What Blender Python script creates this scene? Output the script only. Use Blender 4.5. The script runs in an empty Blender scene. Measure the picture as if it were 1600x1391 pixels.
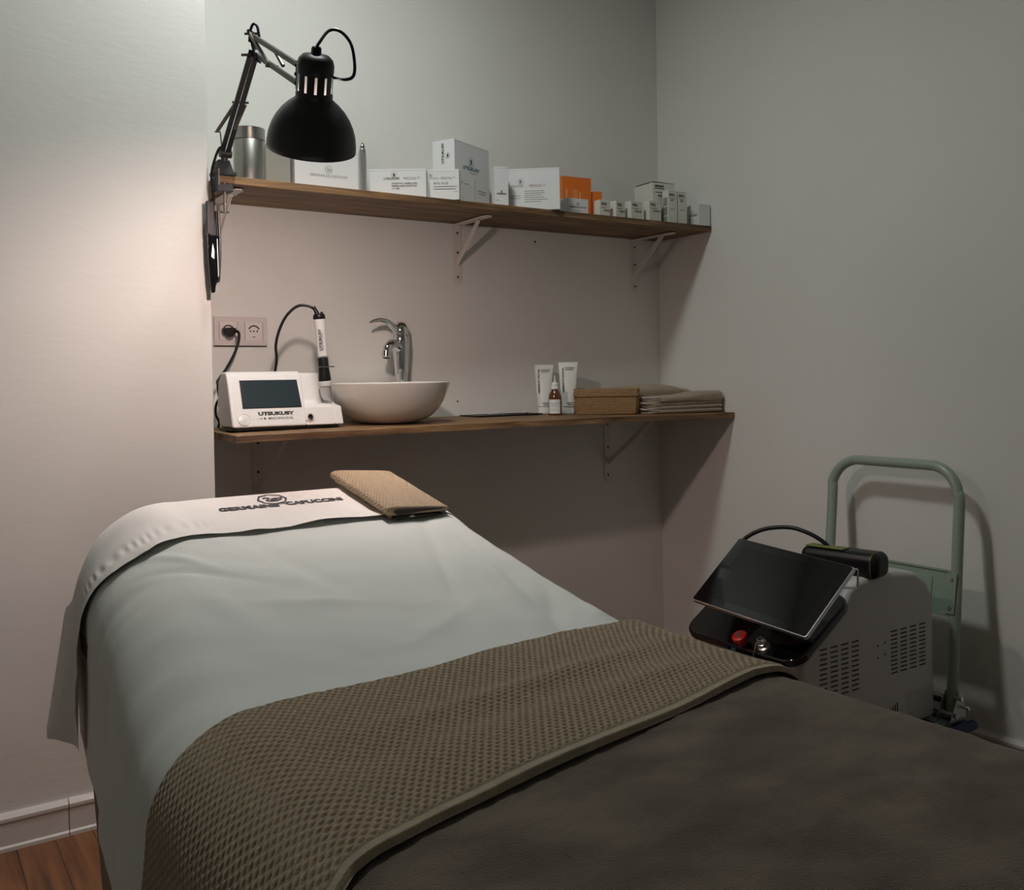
import bpy, math, random
import numpy as np
from mathutils import Vector, Matrix, noise
random.seed(7)
PI = math.pi
S = bpy.context.scene
COL = S.collection

# ------------------------------------------------------------------ camera
cam_d = bpy.data.cameras.new('camera')
cam = bpy.data.objects.new('camera', cam_d); COL.objects.link(cam)
_r = Vector((0.83440, -0.55094, -0.01570)).normalized()
_u = Vector((0.02296, 0.00628, 0.99972)).normalized()
_f = Vector((0.55068, 0.83452, -0.01789)).normalized()
cam.matrix_world = Matrix(((_r.x, _u.x, -_f.x, 0), (_r.y, _u.y, -_f.y, 0), (_r.z, _u.z, -_f.z, 1.038), (0, 0, 0, 1)))
cam_d.sensor_fit = 'HORIZONTAL'; cam_d.sensor_width = 36
cam_d.lens = 1480.0 / 1600 * 36
cam_d.shift_x = 0
cam_d.shift_y = -(695.5 - 616) / 1600
cam_d.clip_start = 0.02
S.camera = cam

# ------------------------------------------------------------------ world, lights, exposure
w = bpy.data.worlds.new('room_world'); S.world = w; w.use_nodes = True
w.node_tree.nodes['Background'].inputs[0].default_value = (0.6, 0.62, 0.6, 1)
w.node_tree.nodes['Background'].inputs[1].default_value = 0.02
S.view_settings.view_transform = 'Standard'
S.view_settings.look = 'None'
S.view_settings.gamma = 1
S.view_settings.use_curve_mapping = False
S.view_settings.exposure = 0.0
CEIL_POWER = 13.0
BULB_STRENGTH = 500.0
BULB_COLOR = (1.0, 0.79, 0.715)
ld = bpy.data.lights.new('ceiling_downlight_beam', 'AREA'); ld.shape = 'DISK'; ld.size = 0.26
ld.energy = CEIL_POWER; ld.color = (0.95, 1.0, 0.95)
lo = bpy.data.objects.new('ceiling_downlight_beam', ld); COL.objects.link(lo)
lo.location = (0.85, 1.84, 2.575)

# ------------------------------------------------------------------ materials
def mat(name, col, rough=0.6, metal=0.0, spec=0.5, noise_amt=0.0, noise_scale=20, bump=0.0, bump_scale=200, col2=None,
        emit=None, estr=0.0, trans=0.0, ior=1.45, coat=0.0, sheen=0.0, stretch=None, coords='Object', alpha=1.0):
    m = bpy.data.materials.new(name); m.use_nodes = True
    nt = m.node_tree; b = nt.nodes['Principled BSDF']
    b.inputs['Base Color'].default_value = (*col, 1)
    b.inputs['Roughness'].default_value = rough
    b.inputs['Metallic'].default_value = metal
    b.inputs['Specular IOR Level'].default_value = spec
    b.inputs['Transmission Weight'].default_value = trans
    b.inputs['IOR'].default_value = ior
    b.inputs['Coat Weight'].default_value = coat
    b.inputs['Sheen Weight'].default_value = sheen
    if emit:
        b.inputs['Emission Color'].default_value = (*emit, 1); b.inputs['Emission Strength'].default_value = estr
    tc = nt.nodes.new('ShaderNodeTexCoord'); src = tc.outputs[coords]
    if stretch:
        mp = nt.nodes.new('ShaderNodeMapping'); mp.inputs['Scale'].default_value = stretch
        nt.links.new(src, mp.inputs[0]); src = mp.outputs[0]
    if noise_amt > 0 or col2:
        n = nt.nodes.new('ShaderNodeTexNoise'); n.inputs['Scale'].default_value = noise_scale; n.inputs['Detail'].default_value = 5
        nt.links.new(src, n.inputs['Vector'])
        r = nt.nodes.new('ShaderNodeValToRGB')
        c2 = col2 if col2 else tuple(c * (1 - noise_amt) for c in col)
        r.color_ramp.elements[0].color = (*c2, 1); r.color_ramp.elements[1].color = (*col, 1)
        r.color_ramp.elements[0].position = 0.35; r.color_ramp.elements[1].position = 0.65
        nt.links.new(n.outputs['Fac'], r.inputs[0]); nt.links.new(r.outputs[0], b.inputs['Base Color'])
    if bump > 0:
        n2 = nt.nodes.new('ShaderNodeTexNoise'); n2.inputs['Scale'].default_value = bump_scale; n2.inputs['Detail'].default_value = 4
        nt.links.new(src, n2.inputs['Vector'])
        bp = nt.nodes.new('ShaderNodeBump'); bp.inputs['Strength'].default_value = 1.0; bp.inputs['Distance'].default_value = bump
        nt.links.new(n2.outputs['Fac'], bp.inputs['Height']); nt.links.new(bp.outputs[0], b.inputs['Normal'])
    return m

def wood_mat(name, base, dark, light, axis='X', scale=1.0, rough=0.6, gloss=0.5):
    m = bpy.data.materials.new(name); m.use_nodes = True
    nt = m.node_tree; b = nt.nodes['Principled BSDF']; b.inputs['Roughness'].default_value = rough
    b.inputs['Specular IOR Level'].default_value = gloss
    tc = nt.nodes.new('ShaderNodeTexCoord'); mp = nt.nodes.new('ShaderNodeMapping')
    st = {'X': (1.6, 26, 26), 'Y': (26, 1.6, 26)}[axis]
    mp.inputs['Scale'].default_value = tuple(s * scale for s in st)
    nt.links.new(tc.outputs['Object'], mp.inputs[0])
    n1 = nt.nodes.new('ShaderNodeTexNoise'); n1.inputs['Scale'].default_value = 1.4; n1.inputs['Detail'].default_value = 8
    n1.inputs['Distortion'].default_value = 1.2
    nt.links.new(mp.outputs[0], n1.inputs['Vector'])
    r = nt.nodes.new('ShaderNodeValToRGB'); e = r.color_ramp.elements
    e[0].position = 0.3; e[0].color = (*dark, 1); e[1].position = 0.72; e[1].color = (*light, 1)
    em = e.new(0.5); em.color = (*base, 1)
    nt.links.new(n1.outputs['Fac'], r.inputs[0])
    n3 = nt.nodes.new('ShaderNodeTexNoise'); n3.inputs['Scale'].default_value = 2.3; n3.inputs['Detail'].default_value = 3
    nt.links.new(tc.outputs['Object'], n3.inputs['Vector'])
    mx = nt.nodes.new('ShaderNodeMix'); mx.data_type = 'RGBA'; mx.blend_type = 'MULTIPLY'
    mr = nt.nodes.new('ShaderNodeMapRange'); mr.inputs['From Min'].default_value = 0.3; mr.inputs['From Max'].default_value = 0.7
    mr.inputs['To Min'].default_value = 0.0; mr.inputs['To Max'].default_value = 0.55
    nt.links.new(n3.outputs['Fac'], mr.inputs[0]); nt.links.new(mr.outputs[0], mx.inputs[0])
    nt.links.new(r.outputs[0], mx.inputs[6]); mx.inputs[7].default_value = (0.55, 0.5, 0.45, 1)
    nt.links.new(mx.outputs[2], b.inputs['Base Color'])
    bp = nt.nodes.new('ShaderNodeBump'); bp.inputs['Distance'].default_value = 0.0006
    nt.links.new(n1.outputs['Fac'], bp.inputs['Height']); nt.links.new(bp.outputs[0], b.inputs['Normal'])
    return m

M = {}
M['wall'] = mat('painted_plaster', (0.78, 0.775, 0.745), 0.85, bump=0.0004, bump_scale=60, noise_amt=0.03, noise_scale=3)
M['wall_rough'] = mat('rough_painted_plaster', (0.80, 0.785, 0.76), 0.8, bump=0.0005, bump_scale=50, noise_amt=0.03, noise_scale=4, stretch=(0.5, 1, 1.6))
M['ceiling'] = mat('ceiling_paint', (0.72, 0.72, 0.70), 0.9)
M['baseboard'] = mat('baseboard_paint', (0.74, 0.71, 0.69), 0.4, bump=0.0004, bump_scale=30)
M['shelf'] = wood_mat('stained_pine', (0.20, 0.115, 0.052), (0.065, 0.034, 0.018), (0.40, 0.25, 0.115), 'X', 1.45, 0.6)
M['floor'] = wood_mat('laminate_wood', (0.20, 0.085, 0.035), (0.11, 0.045, 0.018), (0.30, 0.135, 0.058), 'Y', 1.0, 0.45)
M['floor_b'] = wood_mat('laminate_wood_darker', (0.16, 0.068, 0.028), (0.09, 0.036, 0.015), (0.25, 0.11, 0.048), 'Y', 1.3, 0.45)
M['white_metal'] = mat('white_bracket_paint', (0.72, 0.66, 0.62), 0.4)
M['sheet'] = mat('white_cotton_sheet', (0.70, 0.72, 0.70), 0.9, bump=0.0002, bump_scale=500, sheen=0.1)
M['runner'] = mat('white_cotton_runner', (0.82, 0.79, 0.77), 0.9, bump=0.0002, bump_scale=600, sheen=0.1)
M['thread'] = mat('dark_navy_thread', (0.02, 0.022, 0.035), 0.7)
M['taupe'] = mat('taupe_towel', (0.40, 0.31, 0.205), 0.95, noise_amt=0.2, noise_scale=160, bump=0.0008, bump_scale=900, sheen=0.3)
M['taupe_hem'] = mat('taupe_towel_hem', (0.42, 0.345, 0.25), 0.95, noise_amt=0.15, noise_scale=60, bump=0.0008, bump_scale=500, sheen=0.3)
M['towel_small'] = mat('sand_towel', (0.47, 0.35, 0.23), 0.95, noise_amt=0.2, noise_scale=200, bump=0.0008, bump_scale=700, sheen=0.3)
M['fleece'] = mat('brown_fleece', (0.205, 0.158, 0.112), 1.0, col2=(0.105, 0.080, 0.056), noise_scale=11, bump=0.0022, bump_scale=420, sheen=0.25, stretch=(1, 1.8, 1.5))
M['skirt'] = mat('brown_upholstery', (0.25, 0.185, 0.135), 0.85, bump=0.0004, bump_scale=500)
M['black_plastic'] = mat('black_plastic', (0.010, 0.010, 0.011), 0.35, spec=0.25)
M['black_satin'] = mat('black_satin_paint', (0.014, 0.017, 0.020), 0.38, spec=0.5)
M['black_arm'] = mat('black_arm_paint', (0.02, 0.02, 0.021), 0.4)
M['grey_arm'] = mat('dark_grey_arm_steel', (0.055, 0.052, 0.046), 0.45, metal=0.2)
M['lamp_grey'] = mat('charcoal_cast_metal', (0.035, 0.037, 0.040), 0.5, spec=0.3)
M['spring'] = mat('dull_steel', (0.20, 0.18, 0.155), 0.45, metal=0.8)
M['reflector'] = mat('white_reflector', (0.85, 0.83, 0.8), 0.5)
M['bulb'] = mat('lit_bulb', (1, 1, 1), 0.5, emit=BULB_COLOR, estr=BULB_STRENGTH)
M['downlight'] = mat('lit_diffuser', (0.9, 0.9, 0.9), 0.5, emit=(0.95, 1, 0.96), estr=6)
M['glossy_black'] = mat('glossy_black', (0.004, 0.004, 0.005), 0.06, coat=0.5)
M['screen_glass'] = mat('dark_screen_glass', (0.006, 0.007, 0.007), 0.05, spec=0.6)
M['screen_grey'] = mat('slate_screen', (0.022, 0.035, 0.042), 0.2)
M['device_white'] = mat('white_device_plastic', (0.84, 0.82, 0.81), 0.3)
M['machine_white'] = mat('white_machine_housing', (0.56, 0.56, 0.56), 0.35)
M['hole_shade'] = mat('shadow_gap_grey', (0.03, 0.03, 0.03), 0.8)  # dark colour carries the shade inside vents and screw holes
M['groove'] = mat('moulded_groove', (0.42, 0.42, 0.42), 0.5)
M['silver'] = mat('brushed_silver', (0.65, 0.66, 0.66), 0.3, metal=1.0)
M['chrome'] = mat('chrome', (0.75, 0.76, 0.77), 0.06, metal=1.0)
M['tin'] = mat('brushed_tin', (0.50, 0.50, 0.48), 0.33, metal=1.0, stretch=(2, 2, 60), bump=0.00005, bump_scale=40)
M['steel'] = mat('zinc_steel', (0.45, 0.46, 0.45), 0.35, metal=0.9)
M['ceramic'] = mat('white_ceramic', (0.78, 0.755, 0.71), 0.12, coat=0.5)
M['mint'] = mat('pale_green_paint', (0.30, 0.37, 0.315), 0.3, coat=0.3)
M['mint_plate'] = mat('pale_green_sheet_steel', (0.27, 0.35, 0.29), 0.35)
M['blue_rubber'] = mat('blue_rubber', (0.02, 0.035, 0.13), 0.5)
M['box_white'] = mat('white_carton', (0.74, 0.75, 0.76), 0.5)
M['box_cream'] = mat('cream_carton', (0.70, 0.70, 0.64), 0.55)
M['box_grey'] = mat('warm_grey_carton', (0.30, 0.295, 0.26), 0.5)
M['box_orange'] = mat('orange_carton', (0.80, 0.19, 0.02), 0.45)
M['ink'] = mat('black_ink', (0.03, 0.03, 0.03), 0.6)
M['ink_grey'] = mat('grey_ink', (0.25, 0.25, 0.25), 0.6)
M['ink_teal'] = mat('teal_ink', (0.02, 0.16, 0.17), 0.6)
M['ink_pink'] = mat('pale_orange_ink', (0.85, 0.42, 0.25), 0.6)
M['ink_red'] = mat('dusty_red_ink', (0.42, 0.22, 0.2), 0.6)
M['tube'] = mat('white_tube_plastic', (0.74, 0.76, 0.72), 0.35)
M['amber'] = mat('amber_glass', (0.10, 0.035, 0.008), 0.08, coat=0.6)
M['label'] = mat('paper_label', (0.74, 0.76, 0.78), 0.6)
M['rope'] = mat('tan_cotton_rope', (0.33, 0.205, 0.10), 0.9, noise_amt=0.25, noise_scale=140, bump=0.0008, bump_scale=300)
M['socket'] = mat('socket_plastic', (0.66, 0.60, 0.585), 0.35)
M['socket_in'] = mat('socket_inner_plastic', (0.74, 0.68, 0.66), 0.35)
M['red'] = mat('red_plastic', (0.55, 0.015, 0.012), 0.35)
M['lime'] = mat('lime_rubber', (0.15, 0.165, 0.035), 0.5)
M['clear'] = mat('clear_plastic', (0.9, 0.9, 0.9), 0.08, trans=0.9, ior=1.3)
M['frost'] = mat('frosted_plastic', (0.62, 0.62, 0.62), 0.35)
M['gap_shade'] = mat('dark_gap_shade', (0.05, 0.04, 0.035), 0.9)  # for dark joints and holes, and for shade painted in as dark pieces

# ------------------------------------------------------------------ mesh helpers
class MB:
    def __init__(s): s.v = []; s.f = []
    def add(s, vs, fs, mt=None):
        o = len(s.v)
        s.v += [tuple(mt @ Vector(p)) if mt is not None else tuple(p) for p in vs]
        s.f += [tuple(i + o for i in f) for f in fs]
        return s
    def box(s, c, d, rot=None, taper=None):
        x, y, z = (k / 2 for k in d)
        tx, ty = taper if taper else (1, 1)
        vs = [(-x, -y, -z), (x, -y, -z), (x, y, -z), (-x, y, -z), (-x * tx, -y * ty, z), (x * tx, -y * ty, z), (x * tx, y * ty, z), (-x * tx, y * ty, z)]
        fs = [(0, 3, 2, 1), (4, 5, 6, 7), (0, 1, 5, 4), (1, 2, 6, 5), (2, 3, 7, 6), (3, 0, 4, 7)]
        mt = Matrix.Translation(c)
        if rot is not None: mt = mt @ (rot if isinstance(rot, Matrix) else Matrix.Rotation(rot, 4, 'Z'))
        return s.add(vs, fs, mt)
    def lathe(s, prof, c=(0, 0, 0), seg=32, mt=None, close=True, skip=None, sx=1, sy=1):
        vs = []; fs = []; n = len(prof)
        for i in range(seg):
            a = 2 * PI * i / seg
            for r, z in prof: vs.append((r * math.cos(a) * sx, r * math.sin(a) * sy, z))
        for i in range(seg):
            j = (i + 1) % seg
            for k in range(n - 1):
                if skip and skip(i, k): continue
                fs.append((i * n + k, j * n + k, j * n + k + 1, i * n + k + 1))
        if close:
            if prof[0][0] > 1e-6: fs.append(tuple(i * n for i in reversed(range(seg))))
            if prof[-1][0] > 1e-6: fs.append(tuple(i * n + n - 1 for i in range(seg)))
        t = Matrix.Translation(c) @ mt if mt is not None else Matrix.Translation(c)
        return s.add(vs, fs, t)
    def cyl(s, p0, p1, r0, r1=None, seg=16):
        r1 = r0 if r1 is None else r1
        p0 = Vector(p0); p1 = Vector(p1); d = p1 - p0
        q = d.to_track_quat('Z', 'Y').to_matrix().to_4x4()
        return s.lathe([(r0, 0), (r1, d.length)], seg=seg, mt=Matrix.Translation(p0) @ q)
    def bar(s, p0, p1, wx, wy, up=(0, 0, 1)):
        p0 = Vector(p0); p1 = Vector(p1); d = (p1 - p0)
        z = d.normalized(); x = Vector(up).cross(z)
        if x.length < 1e-4: x = Vector((1, 0, 0))
        x.normalize(); y = z.cross(x)
        m = Matrix(((x.x, y.x, z.x, 0), (x.y, y.y, z.y, 0), (x.z, y.z, z.z, 0), (0, 0, 0, 1)))
        return s.box((0, 0, 0), (0, 0, 0)) if d.length == 0 else s._tb(m, (p0 + p1) / 2, (wx, wy, d.length))
    def _tb(s, m, c, d):
        x, y, z = (k / 2 for k in d)
        vs = [(-x, -y, -z), (x, -y, -z), (x, y, -z), (-x, y, -z), (-x, -y, z), (x, -y, z), (x, y, z), (-x, y, z)]
        fs = [(0, 3, 2, 1), (4, 5, 6, 7), (0, 1, 5, 4), (1, 2, 6, 5), (2, 3, 7, 6), (3, 0, 4, 7)]
        return s.add(vs, fs, Matrix.Translation(c) @ m)
    def tube(s, pts, r, seg=10, sub=6, closed=False, rad=None):
        P = smooth(pts, sub, closed) if sub > 1 else [Vector(p) for p in pts]
        n = len(P); vs = []; fs = []
        T = []
        for i in range(n):
            a = P[(i - 1) % n] if closed or i > 0 else P[0]
            b = P[(i + 1) % n] if closed or i < n - 1 else P[-1]
            T.append((b - a).normalized())
        nrm = T[0].orthogonal().normalized()
        for i in range(n):
            nrm = (nrm - T[i] * nrm.dot(T[i])).normalized(); bn = T[i].cross(nrm)
            rr = r if rad is None else rad(i / (n - 1))
            for k in range(seg):
                a = 2 * PI * k / seg
                vs.append(P[i] + (nrm * math.cos(a) + bn * math.sin(a)) * rr)
        for i in range(n if closed else n - 1):
            j = (i + 1) % n
            for k in range(seg):
                l = (k + 1) % seg
                fs.append((i * seg + k, i * seg + l, j * seg + l, j * seg + k))
        if not closed:
            fs.append(tuple(reversed(range(seg)))); fs.append(tuple((n - 1) * seg + k for k in range(seg)))
        return s.add(vs, fs)
    def prism(s, poly, a, b, axis='Y'):
        n = len(poly); m = {'Y': lambda p, t: (p[0], t, p[1]), 'X': lambda p, t: (t, p[0], p[1]), 'Z': lambda p, t: (p[0], p[1], t)}[axis]
        vs = [m(p, a) for p in poly] + [m(p, b) for p in poly]
        fs = [tuple(range(n)), tuple(reversed(range(n, 2 * n)))] + [(i, i + n, (i + 1) % n + n, (i + 1) % n) for i in range(n)]
        return s.add(vs, fs)

def smooth(pts, sub=6, closed=False):
    P = [Vector(p) for p in pts]; n = len(P); out = []
    rng = range(n) if closed else range(n - 1)
    for i in rng:
        p0 = P[(i - 1) % n] if closed or i > 0 else P[0] * 2 - P[1]
        p1 = P[i]; p2 = P[(i + 1) % n]
        p3 = P[(i + 2) % n] if closed or i < n - 2 else P[-1] * 2 - P[-2]
        for k in range(sub):
            t = k / sub
            out.append(0.5 * ((2 * p1) + (-p0 + p2) * t + (2 * p0 - 5 * p1 + 4 * p2 - p3) * t * t + (-p0 + 3 * p1 - 3 * p2 + p3) * t ** 3))
    if not closed: out.append(P[-1])
    return out

def finish(name, me, m, parent=None, world=True, sm=True, angle=35, bevel=0, bseg=2, kind=None):
    me.materials.append(m)
    o = bpy.data.objects.new(name, me); COL.objects.link(o)
    if parent is not None:
        if world:
            me.transform(parent_inv(parent))
        o.parent = parent
    if sm:
        me.polygons.foreach_set('use_smooth', [True] * len(me.polygons))
        me.set_sharp_from_angle(angle=math.radians(angle))
    if bevel > 0:
        md = o.modifiers.new('bevel', 'BEVEL'); md.width = bevel; md.segments = bseg; md.limit_method = 'ANGLE'; md.angle_limit = math.radians(35)
        md.harden_normals = True
    if kind: o['kind'] = kind
    return o

def pm(o):
    return Matrix.Translation(o.location) @ o.rotation_euler.to_matrix().to_4x4()
def parent_inv(p):
    m = pm(p); q = p.parent
    while q is not None:
        m = pm(q) @ m; q = q.parent
    return m.inverted()

def obj(name, mb, m, parent=None, **k):
    me = bpy.data.meshes.new(name); me.from_pydata([tuple(v) for v in mb.v], [], mb.f); me.validate(); me.update()
    import bmesh
    bm = bmesh.new(); bm.from_mesh(me); bmesh.ops.recalc_face_normals(bm, faces=bm.faces); bm.to_mesh(me); bm.free()
    return finish(name, me, m, parent, **k)

def npmesh(name, P, m, parent=None, smoothm=True, closed_v=False, **k):
    """P: (nu, nv, 3) grid"""
    nu, nv, _ = P.shape
    me = bpy.data.meshes.new(name)
    idx = np.arange(nu * nv).reshape(nu, nv)
    f = np.stack([idx[:-1, :-1], idx[1:, :-1], idx[1:, 1:], idx[:-1, 1:]], -1).reshape(-1, 4)
    me.vertices.add(nu * nv); me.vertices.foreach_set('co', P.reshape(-1).astype(np.float32))
    me.loops.add(f.size); me.loops.foreach_set('vertex_index', f.reshape(-1).astype(np.int32))
    me.polygons.add(len(f)); me.polygons.foreach_set('loop_start', np.arange(0, f.size, 4, dtype=np.int32))
    me.update(calc_edges=True); me.validate()
    return finish(name, me, m, parent, angle=180, **k)

def thing(name, label, cat, loc=(0, 0, 0), rz=0.0, group=None):
    o = bpy.data.objects.new(name, None); COL.objects.link(o); o.empty_display_size = 0.05
    o.location = loc; o.rotation_euler = (0, 0, rz)
    return tag(o, label, cat, group)
def tag(o, label, cat, group=None):
    o['label'] = label; o['category'] = cat
    if group: o['group'] = group
    return o
def struct(name, mb, m, parent=None, **k):
    o = obj(name, mb, m, parent, **k)
    if parent is None: o['kind'] = 'structure'
    return o

_fontcache = {}
def text(s, size, m, parent, mt, world=False, bold=0.0, sx=1.0, align='LEFT', name='lettering', ext=0.0002, space=1.0):
    """flat lettering; mt places the text plane (x right, y up, z out)"""
    key = (s, bold, align, space)
    if key not in _fontcache:
        cu = bpy.data.curves.new('t', 'FONT'); cu.body = s; cu.size = 1.0; cu.align_x = align; cu.offset = bold; cu.resolution_u = 3
        cu.space_character = space
        t = bpy.data.objects.new('t', cu); COL.objects.link(t)
        dg = bpy.context.evaluated_depsgraph_get()
        me = bpy.data.meshes.new_from_object(t.evaluated_get(dg))
        bpy.data.objects.remove(t); bpy.data.curves.remove(cu)
        _fontcache[key] = me
    me = _fontcache[key].copy(); me.name = name; me.materials.clear()
    me.transform(mt @ Matrix.Diagonal((size * sx, size, 1, 1)))
    return finish(name, me, m, parent, world=world, sm=False)

def ribbon(pts, width, closed=False):
    """flat strip in the xy plane"""
    P = [Vector((p[0], p[1])) for p in pts]; n = len(P); vs = []; fs = []
    for i in range(n):
        a = P[(i - 1) % n] if closed or i > 0 else P[0]; b = P[(i + 1) % n] if closed or i < n - 1 else P[-1]
        t = (b - a).normalized(); q = Vector((-t.y, t.x)) * width / 2
        vs += [(P[i].x + q.x, P[i].y + q.y, 0), (P[i].x - q.x, P[i].y - q.y, 0)]
    for i in range(n if closed else n - 1):
        j = (i + 1) % n; fs.append((2 * i, 2 * i + 1, 2 * j + 1, 2 * j))
    return vs, fs

def circle(cx, cy, r, n=24, a0=0, a1=2 * PI):
    return [(cx + r * math.cos(a0 + (a1 - a0) * i / n), cy + r * math.sin(a0 + (a1 - a0) * i / n)) for i in range(n + (0 if abs(a1 - a0 - 2 * PI) < 1e-6 else 1))]

def swan_emblem(size, m, parent, mt, wd=0.045, world=False, name='emblem'):
    """scalloped ring with a swan inside, unit radius 0.5"""
    mb = MB(); K = mt @ Matrix.Scale(size, 4)
    ring = [(0.5 * (1 + 0.045 * math.cos(8 * a)) * math.cos(a), 0.5 * (1 + 0.045 * math.cos(8 * a)) * math.sin(a)) for a in [2 * PI * i / 64 for i in range(64)]]
    mb.add(*ribbon(ring, wd, True), K)
    sw = smooth([(-0.30, 0.12, 0), (-0.20, 0.2, 0), (-0.10, 0.17, 0), (-0.10, 0.07, 0), (-0.2, -0.03, 0), (-0.2, -0.14, 0), (-0.05, -0.2, 0), (0.15, -0.18, 0), (0.3, -0.06, 0), (0.34, 0.06, 0), (0.18, 0.08, 0), (0.02, 0.04, 0), (-0.04, -0.05, 0), (0.08, -0.10, 0), (0.2, -0.05, 0)], 5)
    mb.add(*ribbon([(p.x, p.y) for p in sw], wd * 1.2), K)
    return obj(name, mb, m, parent, world=world, sm=False)

def glyph_emblem(size, m, parent, mt, world=False, name='emblem'):
    """thin circle with a little pictogram"""
    mb = MB(); K = mt @ Matrix.Scale(size, 4)
    mb.add(*ribbon(circle(0, 0, 0.5, 28), 0.03, True), K)
    for seg in ([(-0.18, 0.26), (-0.06, 0.2)], [(0.18, 0.26), (0.06, 0.2)], [(-0.22, 0.08), (-0.02, 0.16), (0.22, 0.08)], [(-0.2, -0.06), (0, 0.02), (0.2, -0.06)],
                [(-0.02, 0.3), (0, 0.0), (-0.08, -0.2), (-0.26, -0.34)], [(0.02, 0.1), (0.06, -0.18), (0.26, -0.34)]):
        mb.add(*ribbon(seg, 0.085), K)
    return obj(name, mb, m, parent, world=world, sm=False)

# ------------------------------------------------------------------ room shell
XR, YB, YP, XP = 2.414, 2.649, 2.386, 0.681      # right wall, niche back wall, projecting wall face, its corner
XL, YF, ZC = -1.35, -1.55, 2.6
fl = MB(); fl.box(((XL + XR) / 2, (YF + YB) / 2, -0.03), (XR - XL + 0.2, YB - YF + 0.2, 0.056))
floor = struct('floor', fl, M['gap_shade'])
meshes = []
pw, plen = 0.0785, 1.15
for k in range(4):
    b = MB(); b.box((0, 0, 0), (pw - 0.0009, plen - 0.0012, 0.006)); me = bpy.data.meshes.new('plank')
    me.from_pydata(b.v, [], b.f); me.transform(Matrix.Translation((0, k * 3.1, 0))); me.materials.append(M['floor'] if k % 2 else M['floor_b']); meshes.append((me, k * 3.1))
i0 = int(math.floor((XL - 0.297) / pw))
for i in range(i0, i0 + int((XR - XL) / pw) + 2):
    cx = 0.297 + (i + 0.5) * pw
    if cx < XL or cx > XR + 0.02: continue
    off = (i * 0.41) % 1.0 * plen
    for j in range(-1, 5):
        cy = YF + off + (j - 0.5) * plen + plen / 2
        if cy + plen / 2 < YF or cy - plen / 2 > YB or (cy - plen / 2 < YF - 0.2 and 0): continue
        me, dy = random.choice(meshes)
        p = bpy.data.objects.new('plank', me); COL.objects.link(p); p.parent = floor
        p.location = (cx, cy - dy, -0.003)
WT = 0.1
struct('wall_back', MB().box(((XP - 0.05 + XR + WT) / 2, YB + WT / 2, ZC / 2), (XR + WT - XP + 0.05, WT, ZC)), M['wall'])
struct('wall_right', MB().box((XR + WT / 2, (YF + YB) / 2, ZC / 2), (WT, YB - YF, ZC)), M['wall'])
struct('wall_back_left', MB().box(((XL - WT + XP) / 2, (YP + YB + WT) / 2, ZC / 2), (XP - XL + WT, YB + WT - YP, ZC)), M['wall_rough'], bevel=0.004)
struct('wall_left', MB().box((XL - WT / 2, (YF + YP) / 2, ZC / 2), (WT, YP - YF, ZC)), M['wall'])
struct('wall_front', MB().box(((XL + XR) / 2, YF - WT / 2, ZC / 2), (XR - XL + 2 * WT, WT, ZC)), M['wall'])
struct('ceiling', MB().box(((XL + XR) / 2, (YF + YB) / 2, ZC + 0.05), (XR - XL + 0.2, YB - YF + 0.2, 0.1)), M['ceiling'])

def bb_prof(d=0.013, h=0.082):
    return [(0, 0), (d + 0.004, 0), (d + 0.004, 0.008), (d, 0.012), (d, h - 0.022), (d + 0.003, h - 0.016), (d + 0.003, h - 0.009), (d - 0.004, h - 0.001), (0, h)]
# left: along X on the face YP, two lengths with a visible joint at x=0.328
b = MB(); b.prism([(YP - p[0], p[1]) for p in bb_prof()], XL, 0.3265, 'X'); bl = struct('baseboard_left', b, M['baseboard'], angle=25)
b = MB(); b.prism([(YP - p[0], p[1]) for p in bb_prof(0.0125)], 0.3285, XP + 0.012, 'X'); obj('baseboard_length', b, M['baseboard'], bl, angle=25)
obj('joint', MB().box((0.3275, YP - 0.005, 0.035), (0.003, 0.01, 0.06)), M['gap_shade'], bl)
b = MB(); b.prism([(XR - p[0], p[1]) for p in bb_prof()], YF, YB, 'Y'); struct('baseboard_right', b, M['baseboard'], angle=25)
b = MB(); b.prism([(YB - p[0], p[1]) for p in bb_prof()], XP, XR, 'X'); struct('baseboard_back', b, M['baseboard'], angle=25)
# plaster cracks over the baseboard and the small marks on the niche wall
crk = MB()
for pts in ([(-0.05, 0.09), (0.03, 0.097), (0.09, 0.092), (0.14, 0.098), (0.2, 0.094), (0.26, 0.094), (0.31, 0.099), (0.37, 0.098)],
            [(0.21, 0.122), (0.25, 0.135), (0.29, 0.138), (0.32, 0.13), (0.335, 0.118)], [(0.22, 0.15), (0.28, 0.155), (0.36, 0.157)]):
    crk.tube([(x, YP + 0.0006, z + random.uniform(-.003, .003)) for x, z in pts], 0.0009, seg=5, sub=5)
obj('paint_crack', crk, M['wall_rough'], bl)

hb = MB(); hb.cyl((1.852, YB - 0.0008, 1.497), (1.852, YB + 0.001, 1.497), 0.004, seg=10); obj('screw_hole', hb, M['gap_shade'], bpy.data.objects['wall_back'])
hb = MB(); hb.cyl((1.537, YB - 0.0008, 0.963), (1.537, YB + 0.001, 0.963), 0.003, seg=10); obj('screw_hole', hb, M['gap_shade'], bpy.data.objects['wall_back'])
# ceiling fixture (outside the frame, carries the light)
t = thing('ceiling_light', 'round recessed ceiling downlight above the treatment bed', 'ceiling light', (0.85, 1.84, 2.6))
obj('trim_ring', MB().lathe([(0.135, -0.001), (0.155, -0.001), (0.155, -0.012), (0.148, -0.016), (0.135, -0.012)], seg=40), M['white_metal'], t, world=False)
obj('diffuser', MB().lathe([(0.0, -0.008), (0.134, -0.008)], seg=40, close=False), M['downlight'], t, world=False)

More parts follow.
